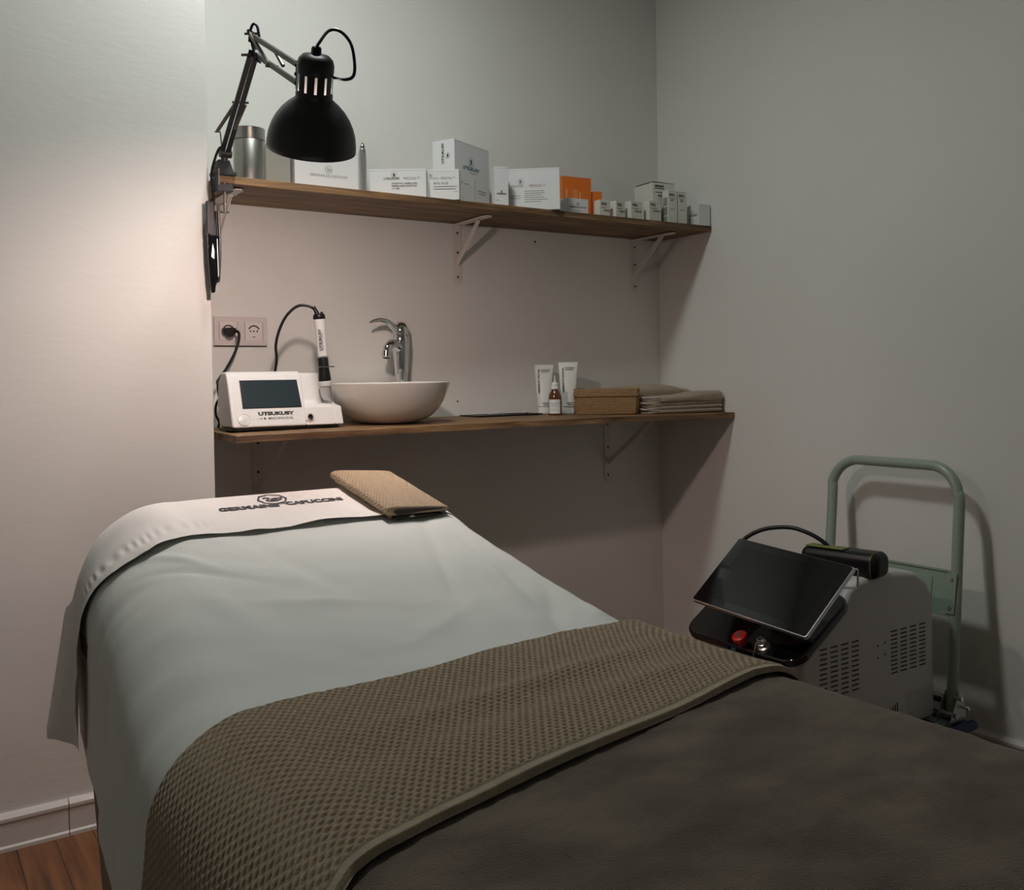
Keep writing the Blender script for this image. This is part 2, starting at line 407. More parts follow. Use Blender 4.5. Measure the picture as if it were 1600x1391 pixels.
# ------------------------------------------------------------------ shelves
def lower_top(x, y):
    return 0.906 + 0.004 * (1 - ((x - 1.55) / 0.86) ** 2) + 0.015 * (y - 2.278)
US_TOP = 1.554
def shelf_board(name, x0, x1, y0, y1, topf, th, label):
    n = 60
    prof = lambda x: [(y0 + 0.0012, topf(x, y0) - 0), (y1, topf(x, y1)), (y1, topf(x, y1) - th), (y0, topf(x, y0) - th + 0.001), (y0, topf(x, y0) - 0.0015)]
    vs = []; fs = []
    for i in range(n + 1):
        x = x0 + (x1 - x0) * i / n
        wob = 0.0006 * noise.noise(Vector((x * 14, y0, 0)))
        for k, (y, z) in enumerate(prof(x)):
            vs.append((x, y + (wob * 1.5 if y < y0 + 0.01 else 0), z + (wob if k in (3, 4) else 0)))
    for i in range(n):
        for k in range(5):
            l = (k + 1) % 5; fs.append((i * 5 + k, i * 5 + l, (i + 1) * 5 + l, (i + 1) * 5 + k))
    fs.append(tuple(range(5))); fs.append(tuple(reversed(range(n * 5, n * 5 + 5))))
    mb = MB(); mb.add(vs, fs)
    return tag(obj(name, mb, M['shelf'], None, angle=30), label, 'shelf')
shelf_board('wall_shelf', 0.7025, XR - 0.002, 2.377, YB - 0.001, lambda x, y: US_TOP - 0.0008 * (1 - ((x - 1.55) / 0.86) ** 2), 0.0195, 'upper brown wooden shelf board with the lamp and cartons on it')
shelf_board('wall_shelf', 0.7025, XR - 0.002, 2.278, YB - 0.001, lower_top, 0.0185, 'lower brown wooden shelf board under the washbasin')

def bracket(x, ztop, arm, plate, label, bz, by, dark=False):
    t = thing('shelf_bracket', label, 'bracket', (x, YB, ztop), group=None)
    w_ = 0.030
    a = MB(); pts = [(-w_ / 2, 0), (w_ / 2, 0), (w_ / 2, -plate + 0.012), (w_ / 2 - 0.008, -plate), (-w_ / 2 + 0.008, -plate), (-w_ / 2, -plate + 0.012)]
    a.prism(pts, -0.0035, -0.0005, 'Y'); obj('wall_plate', a, M['white_metal'], t, world=False, bevel=0.0008)
    a = MB(); pts = [(-w_ / 2, -0.0005), (w_ / 2, -0.0005), (w_ / 2, -arm + 0.012), (w_ / 2 - 0.008, -arm), (-w_ / 2 + 0.008, -arm), (-w_ / 2, -arm + 0.012)]
    a.prism(pts, -0.0045, -0.001, 'Z'); obj('shelf_arm', a, M['white_metal'], t, world=False, bevel=0.0008)
    a = MB(); a.bar((0, -by, -0.005), (0, -0.004, -bz), 0.018, 0.003, up=(1, 0, 0)); 
    a.bar((0, -by, -0.005), (0, -0.004, -bz), 0.003, 0.010, up=(1, 0, 0))
    obj('brace', a, M['white_metal'], t, world=False, bevel=0.0006)
    for z in (0.028, plate * 0.48, plate - 0.02):
        obj('screw', MB().cyl((0.001, -0.0055, -z), (0.001, -0.003, -z), 0.0035, seg=10), M['ink'], t, world=False)
    return t
bracket(0.765, 1.533, 0.235, 0.19, 'white steel shelf bracket under the lamp clamp end of the upper shelf', 0.135, 0.165)
bracket(1.543, 1.533, 0.205, 0.19, 'white steel shelf bracket under the middle of the upper shelf', 0.125, 0.14)
bracket(2.291, 1.533, 0.215, 0.19, 'white steel shelf bracket at the corner end of the upper shelf', 0.125, 0.155)
bracket(0.876, 0.890, 0.30, 0.23, 'dim white bracket under the lower shelf, below the white device', 0.165, 0.245)
bracket(2.153, 0.892, 0.30, 0.23, 'dim white bracket under the lower shelf, below the folded towels', 0.165, 0.245)

# ------------------------------------------------------------------ bed: one parametric surface for every cloth
def topz(y):
    k = y - 0.98
    return 0.708 + 0.215 * 0.5 * (k + np.sqrt(k * k + 0.0016))
YE, RE = 1.585, 0.04         # start of the head-end round, its radius
def path(u):
    """u = distance-like parameter along the bed, equals y up to YE; beyond it wraps over the head end"""
    u = np.asarray(u, float)
    y = np.minimum(u, YE); z = topz(y)
    e = np.maximum(u - YE, 0); ang = np.minimum(e / RE, PI / 2 + 0.2); rest = np.maximum(e - RE * (PI / 2 + 0.2), 0)
    y = y + RE * np.sin(ang); z = z - RE * (1 - np.cos(ang)) + 0.215 * RE * np.sin(ang) * 0.6
    return y, z - rest * 0.98, ang
XRT, RRT = 0.838, 0.055
def surf(U, A, wrap=1.0):
    """A: signed arc length across the bed, 0 at mid width (x=0.52)"""
    y, z, ang = path(U)
    tt = np.clip((U - 0.92) / (1.5 - 0.92), 0, 1)
    xl = 0.198 + (0.238 - 0.198) * tt; r = 0.085 + 0.055 * tt
    left = A < 0
    xr_ = 0.812 + 0.027 * np.clip((U - 0.66) / 0.28, 0, 1)
    xe = np.where(left, xl, xr_); rr = np.where(left, r, RRT)
    xc = 0.52
    flat = np.where(left, xc - (xl + r), (XRT - RRT) - xc)
    a = np.abs(A); th = np.clip((a - flat) / rr, 0, PI / 2); down = np.maximum(a - flat - rr * PI / 2, 0)
    dx = np.minimum(a, flat) + rr * np.sin(th)
    drop = rr * (1 - np.cos(th)) + down
    # slight flare of the hanging part, growing towards the foot
    fl_ = (0.09 * (1 - tt)) * down + 0.03 * down * down
    x = np.where(left, xc - dx - fl_, xc + dx + fl_ * 0.3)
    return np.stack([x, y + 0 * x, z - drop], -1)
def normals(P):
    du = np.gradient(P, axis=0); dv = np.gradient(P, axis=1)
    n = np.cross(du, dv); n /= np.linalg.norm(n, axis=-1, keepdims=True) + 1e-12
    return n
def npnoise(X, Y, seed=0, sc=1.0, oct=3):
    """cheap smooth value noise on arrays"""
    rng = np.random.RandomState(seed); out = np.zeros_like(X, dtype=float); amp = 1.0
    for o in range(oct):
        g = rng.rand(64, 64) * 2 - 1
        x = X * sc * 2 ** o + 17.3; y = Y * sc * 2 ** o + 9.1
        xi = np.floor(x).astype(int); yi = np.floor(y).astype(int); fx = x - xi; fy = y - yi
        fx = fx * fx * (3 - 2 * fx); fy = fy * fy * (3 - 2 * fy)
        a = g[xi % 64, yi % 64]; b_ = g[(xi + 1) % 64, yi % 64]; c = g[xi % 64, (yi + 1) % 64]; d = g[(xi + 1) % 64, (yi + 1) % 64]
        out += amp * (a * (1 - fx) * (1 - fy) + b_ * fx * (1 - fy) + c * (1 - fx) * fy + d * fx * fy); amp *= 0.5
    return out
def fold(X, Y, p, q, wdt, h):
    """gaussian ridge along segment p-q in the (x, y) plan"""
    px, py = p; dx, dy = q[0] - px, q[1] - py; L = dx * dx + dy * dy
    t_ = np.clip(((X - px) * dx + (Y - py) * dy) / L, -0.15, 1.15)
    d2 = (X - px - t_ * dx) ** 2 + (Y - py - t_ * dy) ** 2
    en = np.clip(1 - np.abs(t_ - 0.5) * 1.6, 0, 1)
    return h * np.exp(-d2 / (2 * wdt * wdt)) * en
def sheet_relief(P, A):
    X, Y, Z = P[..., 0], P[..., 1], P[..., 2]
    h = 0.0030 * npnoise(X, Y, 3, 6, 3) + 0.0010 * npnoise(X * 0.6 + Y, (Y - X) * 0.5, 5, 18, 2)
    for (p, q, wd, hh) in (((0.74, 1.40), (0.60, 0.98), 0.010, -0.005), ((0.755, 1.36), (0.70, 0.95), 0.010, 0.005), ((0.78, 1.3), (0.64, 0.86), 0.012, 0.004),
                           ((0.30, 1.42), (0.38, 1.30), 0.008, 0.004), ((0.28, 1.36), (0.42, 1.25), 0.007, -0.003), ((0.33, 1.3), (0.36, 1.1), 0.02, 0.004),
                           ((0.45, 1.4), (0.52, 1.15), 0.015, -0.003), ((0.66, 1.1), (0.5, 1.0), 0.012, 0.003), ((0.35, 1.2), (0.6, 1.12), 0.012, 0.002),
                           ((0.79, 1.12), (0.70, 0.95), 0.012, -0.006), ((0.80, 1.04), (0.76, 0.93), 0.012, 0.007)):
        h = h + fold(X, Y, p, q, wd * 0.8, hh * 1.15)
    h = h * np.clip((Y - 0.86) / 0.06, 0.0, 1) * np.clip((1.47 - Y) / 0.05, 0.0, 1)
    side = np.clip((0.60 - Z) / 0.2, 0, 1)
    h = h + side * 0.008 * np.sin(Y * 26 + 2 * npnoise(Y, Z, 8, 3, 1)) * np.clip((np.abs(A) - 0.4) * 4, 0, 1)
    return h

bed = thing('treatment_bed', 'long treatment bed with raised head end and brown upholstered base', 'bed', (0.52, 0.45, 0))
Ug = np.linspace(-0.72, YE + RE * 2.2, 90); Ag = np.linspace(-0.47, 0.47, 60)
U, A = np.meshgrid(Ug, Ag, indexing='ij'); P = surf(U, A * 0.92); N = normals(P); N *= np.sign(N[len(Ug) // 2, 30, 2])
P = P - N * 0.014
o = npmesh('mattress', P, M['skirt'], bed)
b = MB(); b.box((0.52, 0.43, 0.30), (0.50, 2.26, 0.59)); obj('base', b, M['skirt'], bed, bevel=0.03, bseg=4)
b = MB(); b.box((0.523, -0.2, 0.0)  , (0.001, 0.001, 0.001))
# upholstered skirt hanging from the mattress edge (seen below the sheet's hem)
ring = []
x0, x1, y0, y1, rr = 0.262, 0.79, -0.74, 1.60, 0.05
for cx, cy, a0 in ((x1 - rr, y1 - rr, 0), (x0 + rr, y1 - rr, PI / 2), (x0 + rr, y0 + rr, PI), (x1 - rr, y0 + rr, 1.5 * PI)):
    for k in range(9): ring.append((cx + rr * math.cos(a0 + PI / 2 * k / 8), cy + rr * math.sin(a0 + PI / 2 * k / 8)))
ring.append(ring[0])
zs = np.linspace(0.012, 0.66, 14); R_ = np.array(ring)
P = np.zeros((len(zs), len(R_), 3))
for i, z in enumerate(zs):
    P[i, :, 0] = R_[:, 0]; P[i, :, 1] = R_[:, 1]; P[i, :, 2] = z
    dz = (0.66 - z)
    P[i, :, 0] -= np.where(R_[:, 0] < 0.5, 0.06, -0.02) * max(0.0, z - 0.2)
npmesh('skirt', P, M['skirt'], bed)
for sx_, sy_ in ((0.33, -0.6), (0.71, -0.6), (0.33, 1.42), (0.71, 1.42)):
    obj('leg', MB().box((sx_, sy_, 0.04), (0.05, 0.05, 0.08)), M['black_plastic'], bed, bevel=0.003)

# white sheet
Ug = np.concatenate([np.linspace(-0.70, 0.5, 20)[:-1], np.linspace(0.5, YE + 0.0, 200), YE + np.linspace(0.003, RE * (PI / 2 + 0.2) + 0.12, 30)])
s_ = np.linspace(-1, 1, 260)
U, Sg = np.meshgrid(Ug, s_, indexing='ij')
yy = np.minimum(Ug, YE)
hem = np.interp(yy, [-0.7, 0.7, 1.0, 1.17, 1.32, 1.43, 1.54, YE], [0.38, 0.40, 0.43, 0.448, 0.4635, 0.473, 0.494, 0.50])
tt = np.clip((yy - 0.92) / 0.58, 0, 1)
flatL = 0.52 - (0.198 + 0.04 * tt + 0.085 + 0.055 * tt); rL = 0.085 + 0.055 * tt
Lmax = flatL + rL * PI / 2 + np.maximum(topz(yy) - rL - hem, 0.05)
e = np.clip((Ug - YE) / 0.02, 0, 1)
Lmax = Lmax * (1 - e) + (flatL + rL * 0.9) * e
Rmax = (XRT - RRT - 0.52) + RRT * PI / 2 + 0.42 * (1 - e) - 0.06 * e
A = np.where(Sg < 0, Sg * Lmax[:, None], Sg * Rmax[:, None])
P = surf(U, A)
N = normals(P); N = N * np.sign(N[60, 130, 2])
P = P + N * (sheet_relief(P, A) + 0.002)[..., None]
o = npmesh('bed_sheet', P, M['sheet']); tag(o, 'plain white cotton sheet draped over the treatment bed', 'sheet')

# brown fleece blanket on the foot part
Ug = np.linspace(-0.74, 0.735, 240); Ag = np.linspace(-0.86, 0.62, 220)
U, A = np.meshgrid(Ug, Ag, indexing='ij'); P = surf(U, A); N = normals(P); N = N * np.sign(N[100, 110, 2])
X, Y = P[..., 0], P[..., 1]
h = 0.0035 + 0.0018 * npnoise(X, Y, 11, 5, 3) + 0.0008 * npnoise(X, Y, 12, 90, 2)
h = h + fold(X, Y, (0.55, 0.50), (0.74, 0.40), 0.012, 0.004) + fold(X, Y, (0.60, 0.66), (0.78, 0.55), 0.02, 0.004) + fold(X, Y, (0.7, 0.30), (0.8, 0.36), 0.015, 0.005)
h = h * np.clip((0.74 - U) / 0.02, 0.6, 1) + 0.002
P = P + N * h[..., None]
o = npmesh('fleece_blanket', P, M['fleece']); tag(o, 'dark brown fleece blanket covering the foot end of the bed', 'blanket')

# large waffle towel laid across
def waffle(uu, vv, pu=0.0061, pv=0.0092, d=0.0030):
    r_ = uu / pu; i = np.floor(r_); fu = r_ - i - 0.5
    fv = vv / pv + 0.5 * (i % 2); fv = fv - np.floor(fv) - 0.5
    hole = np.exp(-((np.abs(fu) / 0.27) ** 2.4) - ((np.abs(fv) / 0.26) ** 2.6))
    return d * (1 - hole) 
na, nu = 1000, 340
Ag = np.linspace(-0.80, 0.60, na); tg = np.linspace(0, 1, nu)
xapp = np.clip(0.52 + Ag, 0.2, 0.8)
up = np.interp(xapp, [0.2, 0.24, 0.34, 0.53, 0.63, 0.69, 0.77, 0.8], [0.902, 0.900, 0.912, 0.922, 0.936, 0.946, 0.940, 0.938]) + 0.003 * np.sin(Ag * 23)
lowr = np.interp(xapp, [0.2, 0.225, 0.253, 0.333, 0.475, 0.559, 0.663, 0.763, 0.8], [0.545, 0.557, 0.577, 0.600, 0.632, 0.648, 0.671, 0.694, 0.690])
U = lowr[None, :] + (up - lowr)[None, :] * tg[:, None]; A = np.repeat(Ag[None, :], nu, 0)
P = surf(U, A); N = normals(P); N = N * np.sign(N[nu // 2, int(na * .57), 2])
dist_up = (up[None, :] - U); dist_lo = (U - lowr[None, :])
base = 0.010 + 0.002 * np.clip((0.80 - U) / 0.1, 0, 1)
edge_u = np.sqrt(np.clip(1 - (1 - np.clip(dist_up / 0.007, 0, 1)) ** 2, 0, 1))
hemz = np.clip((dist_lo - 0.0115) / 0.0015, 0, 1)
wv = waffle(dist_lo - 0.012, A + 0.0) * hemz + (1 - hemz) * 0.0012
# wave running along the towel as in a lightly rumpled cloth
X, Y = P[..., 0], P[..., 1]
lump = fold(X, Y, (0.36, 0.78), (0.80, 0.84), 0.012, 0.006) + fold(X, Y, (0.30, 0.72), (0.62, 0.78), 0.014, -0.003) + fold(X, Y, (0.55, 0.73), (0.80, 0.77), 0.012, 0.004) + 0.003 * npnoise(X, Y, 21, 6, 2)
side = np.clip((0.66 - P[..., 2]) / 0.2, 0, 1)
lump = lump + side * 0.006 * np.sin(Y * 38 + P[..., 2] * 7)
off = 0.001 + (base + lump) * edge_u * np.clip(dist_lo / 0.003, 0.55, 1) + wv * edge_u
P = P + N * off[..., None]
wt = thing('waffle_towel', 'large taupe waffle weave towel spread across the middle of the bed', 'towel', (0.52, 0.78, 0.72))
ih = int(np.argmax(tg * 0.33 > 0.0115))
npmesh('woven_cloth', P[ih - 1:], M['taupe'], wt)
npmesh('hem_band', P[:ih], M['taupe_hem'], wt)

# embroidered runner over the head end
nu, na = 90, 420
sg = np.linspace(0, 1, nu)
flat15 = 0.52 - (0.238 + 0.14); Lr = flat15 + 0.14 * PI / 2 + 0.215
Ag = np.linspace(-Lr, 0.29, na)
wside = np.clip((-Ag - 0.235) / 0.16, 0, 1)              # 0 on top, 1 on the hanging tail
wside = wside * wside * (3 - 2 * wside)
near = np.interp(Ag, [-0.6, -0.35, -0.30, -0.26, -0.21, -0.15, -0.1, 0, 0.3], [1.495, 1.495, 1.470, 1.435, 1.408, 1.428, 1.428, 1.425, 1.424]) + 0.002 * np.sin(Ag * 19)
far_top = YE + RE * (PI / 2 + 0.2) + 0.10
Utop = near[None, :] + (far_top - near)[None, :] * sg[:, None]
Uside = near[None, :] + (1.640 - near)[None, :] * sg[:, None]
A = np.repeat(Ag[None, :], nu, 0)
P1 = surf(Utop, A); P2 = surf(np.minimum(Uside, YE), A); P2[..., 1] = Uside
P = P1 * (1 - wside)[None, :, None] + P2 * wside[None, :, None]
N = normals(P); N = N * np.sign(N[10, 300, 2])
drop = np.clip((0.70 - P[..., 2]) / 0.2, 0, 1) * wside[None, :]
edge = np.clip(1 - sg / 0.12, 0, 1)[:, None]
lift = edge * (0.003 + 0.005 * np.clip(npnoise(A, 0 * A, 31, 13, 2), -0.4, 1)) * np.clip(1 - np.abs(Ag[None, :] + 0.28) * 0 , 0, 1)
tmask = np.clip((-Ag[None, :] - 0.09) / 0.05, 0, 1)
rel = 0.0055 + lift + 0.001 * npnoise(P[..., 0], P[..., 1], 33, 14, 2) * (3 * tmask) 
crimp = np.exp(-((sg[:, None] - 0.16) / 0.05) ** 2) * 0.0009 * np.sin(A * 420 + 3 * np.sin(A * 60)) * np.clip((-A - 0.10) / 0.05, 0, 1) * np.clip((0.36 + A) / 0.05, 0, 1)
P = P + N * (rel + crimp + wside[None, :] * 0.004)[..., None]
P[..., 0] -= drop * (0.004 + 0.028 * sg[:, None]) - 0.006 * drop * np.sin(sg[:, None] * 6.3)
P[..., 2] += drop * 0.035 * (1 - sg[:, None])
rn = thing('embroidered_runner', 'white runner cloth with dark embroidered crest across the head end', 'cloth', (0.52, 1.53, 0.84))
npmesh('runner_cloth', P, M['runner'], rn)
sl = math.atan(0.215)
def on_ramp(x, y, up=0.0067):
    z = 0.708 + 0.215 * (y - 0.98)
    nrm = Vector((0, -math.sin(sl), math.cos(sl)))
    return Matrix.Translation(Vector((x, y, z)) + nrm * up) @ Matrix.Rotation(sl, 4, 'X')
text('GERMAINE', 0.0205, M['thread'], rn, on_ramp(0.440, 1.5215), world=True, bold=0.05, sx=1.0, name='embroidered_lettering')
text('DE', 0.0095, M['thread'], rn, on_ramp(0.5395, 1.531), world=True, bold=0.04, sx=1.15, name='embroidered_lettering')
text('CAPUCCINI', 0.0205, M['thread'], rn, on_ramp(0.5525, 1.524), world=True, bold=0.05, sx=0.93, name='embroidered_lettering')
swan_emblem(0.046, M['thread'], rn, on_ramp(0.5385, 1.558), wd=0.07, world=True, name='embroidered_crest')

# ------------------------------------------------------------------ folded towels (layered, waffle textured)
def folded_layer(L, W, T_, fr, m_, parent, mt, name='layer', d=0.0012, res=0.0022, bulge=0.0, pit=(0.0062, 0.0066), openend=0.35, grow=None):
    """one fold of cloth: closed tube cross-section, long rounded fold on the -x side; L along y, W along x"""
    nv = max(24, int((2 * W + 2 * T_) / res)); nl = max(12, int(L / res))
    th = np.linspace(0, 2 * PI, nv, endpoint=True)
    # superellipse cross-section, pinched towards +x
    cx = np.sign(np.cos(th)) * np.abs(np.cos(th)) ** 0.35 * W / 2
    cz = np.sign(np.sin(th)) * np.abs(np.sin(th)) ** 0.6 * T_ / 2
    pinch = 1 - openend * (cx / W + 0.5)
    cz = cz * pinch
    yl = np.linspace(-L / 2, L / 2, nl)
    X = np.repeat(cx[None], nl, 0); Z = np.repeat(cz[None], nl, 0); Y = np.repeat(yl[:, None], nv, 1)
    if grow: Z = Z * grow(Y / L)
    Z = Z + bulge * np.cos(X / W * PI) * np.sin((Y / L + 0.5) * PI)
    X = X * (1 + 0.02 * npnoise(Y, 0 * Y, 41, 12, 2))
    arc = np.cumsum(np.hypot(np.diff(cx, prepend=cx[0]), np.diff(cz, prepend=cz[0])))
    P = np.stack([X, Y, Z], -1)
    n = normals(P); c = np.stack([np.cos(th), 0 * th, np.sin(th)], -1)[None]
    n = n * np.sign((n * c).sum(-1, keepdims=True).mean())
    P = P + n * waffle(Y, np.repeat(arc[None], nl, 0), pit[0], pit[1], d)[..., None]
    e0, e1 = P[:1].copy(), P[-1:].copy()
    for e_, sg_ in ((e0, -1), (e1, 1)):
        mid = e_.mean(axis=1, keepdims=True); e_[..., 2] = mid[..., 2] + (e_[..., 2] - mid[..., 2]) * 0.55; e_[..., 1] += sg_ * 0.0022
    f0, f1 = e0.copy(), e1.copy()
    for e_ in (f0, f1):
        mid = e_.mean(axis=1, keepdims=True); e_[..., 2] = mid[..., 2]
    P = np.concatenate([f0, e0, P, e1, f1], 0)
    M4 = np.array(mt); P = P @ M4[:3, :3].T + M4[:3, 3]
    return npmesh(name, P, m_, parent, world=True)
ft = thing('folded_towel', 'folded sand coloured towel lying on the raised head end of the bed', 'towel', (0.735, 1.55, 0.83))
base = on_ramp(0.737, 1.518, 0.0)
rr_ = Matrix.Rotation(math.radians(2), 4, 'Z')
folded_layer(0.206, 0.112, 0.010, 0, M['towel_small'], ft, base @ rr_ @ Matrix.Translation((0.003, 0.004, 0.0085)), 'lower_fold', 0.0010, 0.0018, openend=0.5)
folded_layer(0.212, 0.118, 0.015, 0, M['towel_small'], ft, base @ rr_ @ Matrix.Translation((-0.003, 0, 0.0175)) @ Matrix.Rotation(0.05, 4, 'Y'), 'upper_fold', 0.0018, 0.0013, bulge=0.003, pit=(0.0056, 0.0060), openend=0.6)
for zc, tk in ((0.0185, 0.010), (0.0085, 0.005)):  # dark inserts on the closed ends, painted shade of the open folds
    b = MB(); pts = [(-0.050, 0), (-0.044, tk / 2), (0.0, tk * 0.35 - 0.0005), (0.045, -0.0008), (0.045, -0.0025), (0.0, -tk * 0.3), (-0.042, -tk / 2)]
    b.prism([(p[0], zc + p[1]) for p in pts], -0.1105, -0.10, 'Y'); b.v = [tuple(base @ rr_ @ Vector(v)) for v in b.v]
    obj('fold_opening_shade', b, M['gap_shade'], ft)
b = MB(); b.box((0, 0, 0), (0.008, 0.006, 0.0015)); b.v = [tuple(base @ Matrix.Translation((-0.012, -0.111, 0.0095)) @ Vector(v)) for v in b.v]
obj('care_tag', b, M['label'], ft)

# ------------------------------------------------------------------ desk lamp
AX = Vector((-0.118, -0.478, 0.870)).normalized(); RC = Vector((0.699, 1.753, 1.487))
q = AX.to_track_quat('Z', 'Y').to_matrix().to_4x4(); LM = Matrix.Translation(RC) @ q
lamp = thing('clamp_lamp', 'black adjustable clamp lamp with domed shade fixed to the upper shelf', 'lamp', (0.716, 2.367, 1.556))
def L_(prof, seg=56, **k): return MB().lathe(prof, seg=seg, mt=LM, close=False, **k)
outer = [(0.0845, 0.0), (0.0855, 0.001), (0.0852, 0.012), (0.0825, 0.030), (0.0775, 0.046), (0.070, 0.061), (0.060, 0.075), (0.048, 0.087), (0.037, 0.0955), (0.0345, 0.099)]
sh = obj('lamp_shade', L_(outer), M['black_satin'], lamp, angle=60)
inn = [(r - 0.0016, z if z > 0 else 0.0005) for r, z in outer]; inn[0] = (0.0838, 0.0); inn = inn[:-1] + [(0.030, 0.0965)]
obj('reflector', L_(inn), M['reflector'], sh, angle=60)
seg = 44
prof = [(0.0305, 0.090), (0.0345, 0.0935), (0.0348, 0.105), (0.0335, 0.1115), (0.0335, 0.1420), (0.0335, 0.1435), (0.0345, 0.148), (0.0345, 0.160), (0.0315, 0.1695), (0.024, 0.1765), (0.010, 0.1795), (0.010, 0.1796)]
hs = obj('socket_housing', MB().lathe(prof, seg=seg, mt=LM, close=False, skip=lambda i, k: k == 3 and i % 4 == 0), M['black_satin'], lamp, angle=60)
obj('bulb_holder', L_([(0.0, 0.092), (0.0205, 0.092), (0.0215, 0.13), (0.0215, 0.165), (0.0, 0.165)], seg=24), M['reflector'], hs)
obj('cable_gland', L_([(0.0, 0.179), (0.0095, 0.179), (0.0095, 0.188), (0.0075, 0.1915), (0.0, 0.1915)], seg=8), M['black_plastic'], lamp)
obj('bulb', MB().lathe([(0.0, 0.016)] + [(0.027 * math.sin(a), 0.043 - 0.027 * math.cos(a)) for a in [PI * k / 10 for k in range(1, 9)]] + [(0.014, 0.088), (0.012, 0.093)], seg=24, mt=LM), M['bulb'], lamp)
head = RC + AX * 0.128
EL = Vector((0.681, 2.024, 1.762))                      # elbow
PV = Vector((0.716, 2.366, 1.608))                      # base pivot
# base and clamp
b = MB(); b.box((0.716, 2.385, 1.5575), (0.056, 0.044, 0.009)); b.box((0.716, 2.385, 1.576), (0.046, 0.036, 0.032), taper=(0.62, 0.7))
base_ = obj('base_block', b, M['lamp_grey'], lamp, bevel=0.0015)
b = MB(); b.box((0.6955, 2.372, 1.538), (0.008, 0.03, 0.046)); b.box((0.712, 2.372, 1.5195), (0.040, 0.034, 0.018)); b.box((0.697, 2.372, 1.5565), (0.012, 0.034, 0.006))
cl = obj('clamp', b, M['lamp_grey'], lamp, bevel=0.0015)
obj('clamp_screw', MB().cyl((0.712, 2.362, 1.458), (0.712, 2.362, 1.533), 0.0035, seg=10), M['spring'], cl)
obj('clamp_handle', MB().cyl((0.702, 2.360, 1.459), (0.722, 2.364, 1.461), 0.003, seg=8), M['spring'], cl)
obj('clamp_strap', MB().box((0.6965, 2.354, 1.545), (0.003, 0.003, 0.04)), M['spring'], cl)
b = MB(); b.cyl((0.716, 2.372, 1.588), (0.716, 2.368, 1.604), 0.0085); b.cyl((0.703, 2.364, 1.606), (0.731, 2.364, 1.606), 0.011, seg=16)
obj('swivel', b, M['black_arm'], lamp)
side = Vector((0.83, -0.55, 0)).normalized()
for s in (-1, 1):
    obj('lower_arm', MB().bar(PV + side * 0.0075 * s, EL + side * 0.0065 * s + Vector((0, 0, -0.01)), 0.010, 0.011, up=side), M['black_arm'], lamp, bevel=0.001)
obj('upper_arm', MB().bar((0.680, 2.030, 1.787), (0.684, 1.775, 1.653), 0.009, 0.010), M['grey_arm'], lamp, bevel=0.001)
obj('upper_arm', MB().bar((0.688, 2.020, 1.742), (0.683, 1.775, 1.617), 0.009, 0.010), M['grey_arm'], lamp, bevel=0.001)
b = MB(); b.bar((0.678, 2.036, 1.800), (0.688, 2.022, 1.730), 0.020, 0.003); b.bar((0.672, 2.042, 1.745), (0.694, 2.016, 1.740), 0.006, 0.006)
el = obj('elbow_plate', b, M['black_arm'], lamp)
for p in ((0.678, 2.034, 1.793), (0.686, 2.022, 1.740), (0.672, 2.040, 1.748)):
    obj('bolt', MB().cyl(Vector(p) - side * 0.014, Vector(p) + side * 0.014, 0.003, seg=8), M['spring'], el)
# spring links
def sp(*pp, r=0.0028):
    b = MB()
    for a_, c_ in zip(pp[:-1], pp[1:]): b.cyl(a_, c_, r, seg=8)
    return b
obj('spring', sp((0.697, 2.210, 1.690), (0.672, 2.277, 1.636), r=0.0042), M['spring'], lamp)
obj('spring', sp((0.716, 2.200, 1.686), (0.703, 2.240, 1.637), r=0.0042), M['spring'], lamp)
obj('spring_rod', sp((0.667, 2.282, 1.635), (0.679, 2.277, 1.635), (0.704, 2.348, 1.610), r=0.0015), M['black_arm'], lamp)
obj('spring_crossbar', sp((0.690, 2.215, 1.692), (0.722, 2.194, 1.690), r=0.003), M['spring'], lamp)
obj('spring', sp((0.674, 2.040, 1.800), (0.684, 1.940, 1.700), r=0.0042), M['spring'], lamp)
obj('spring', sp((0.688, 1.925, 1.732), (0.697, 1.893, 1.687), r=0.0042), M['spring'], lamp)
obj('spring_crossbar', sp((0.678, 1.944, 1.698), (0.698, 1.925, 1.694), r=0.003), M['spring'], lamp)
b = MB(); b.bar((0.686, 1.778, 1.662), (0.684, 1.776, 1.606), 0.010, 0.006); b.bar((0.685, 1.776, 1.640), head + Vector((0.0, 0.02, 0.02)), 0.010, 0.012)
for z in (1.653, 1.635, 1.617): b.cyl((0.676, 1.776, z), (0.694, 1.770, z), 0.0035, seg=8)
obj('head_joint', b, M['black_arm'], lamp)
g = RC + AX * 0.188
b = MB(); b.tube([g, g + AX * 0.010 + Vector((0.004, 0, 0)), (0.704, 1.668, 1.690), (0.723, 1.660, 1.690), (0.739, 1.650, 1.668), (0.744, 1.645, 1.635), (0.742, 1.645, 1.607), (0.730, 1.655, 1.600), (0.712, 1.675, 1.607), (0.695, 1.70, 1.615)], 0.0031, seg=8)
obj('head_cable', b, M['black_plastic'], lamp)
b = MB(); b.tube([(0.674, 2.034, 1.775), (0.677, 2.034, 1.800), (0.682, 2.030, 1.813), (0.689, 2.026, 1.808), (0.692, 2.022, 1.785)], 0.003, seg=8)
obj('elbow_cable', b, M['black_plastic'], lamp)
b = MB(); b.tube([(0.709, 2.345, 1.620), (0.697, 2.350, 1.612), (0.686, 2.350, 1.585), (0.679, 2.353, 1.555), (0.679, 2.356, 1.52), (0.684, 2.36, 1.48)], 0.0032, seg=8)
pc = obj('power_cable', b, M['black_plastic'], lamp)
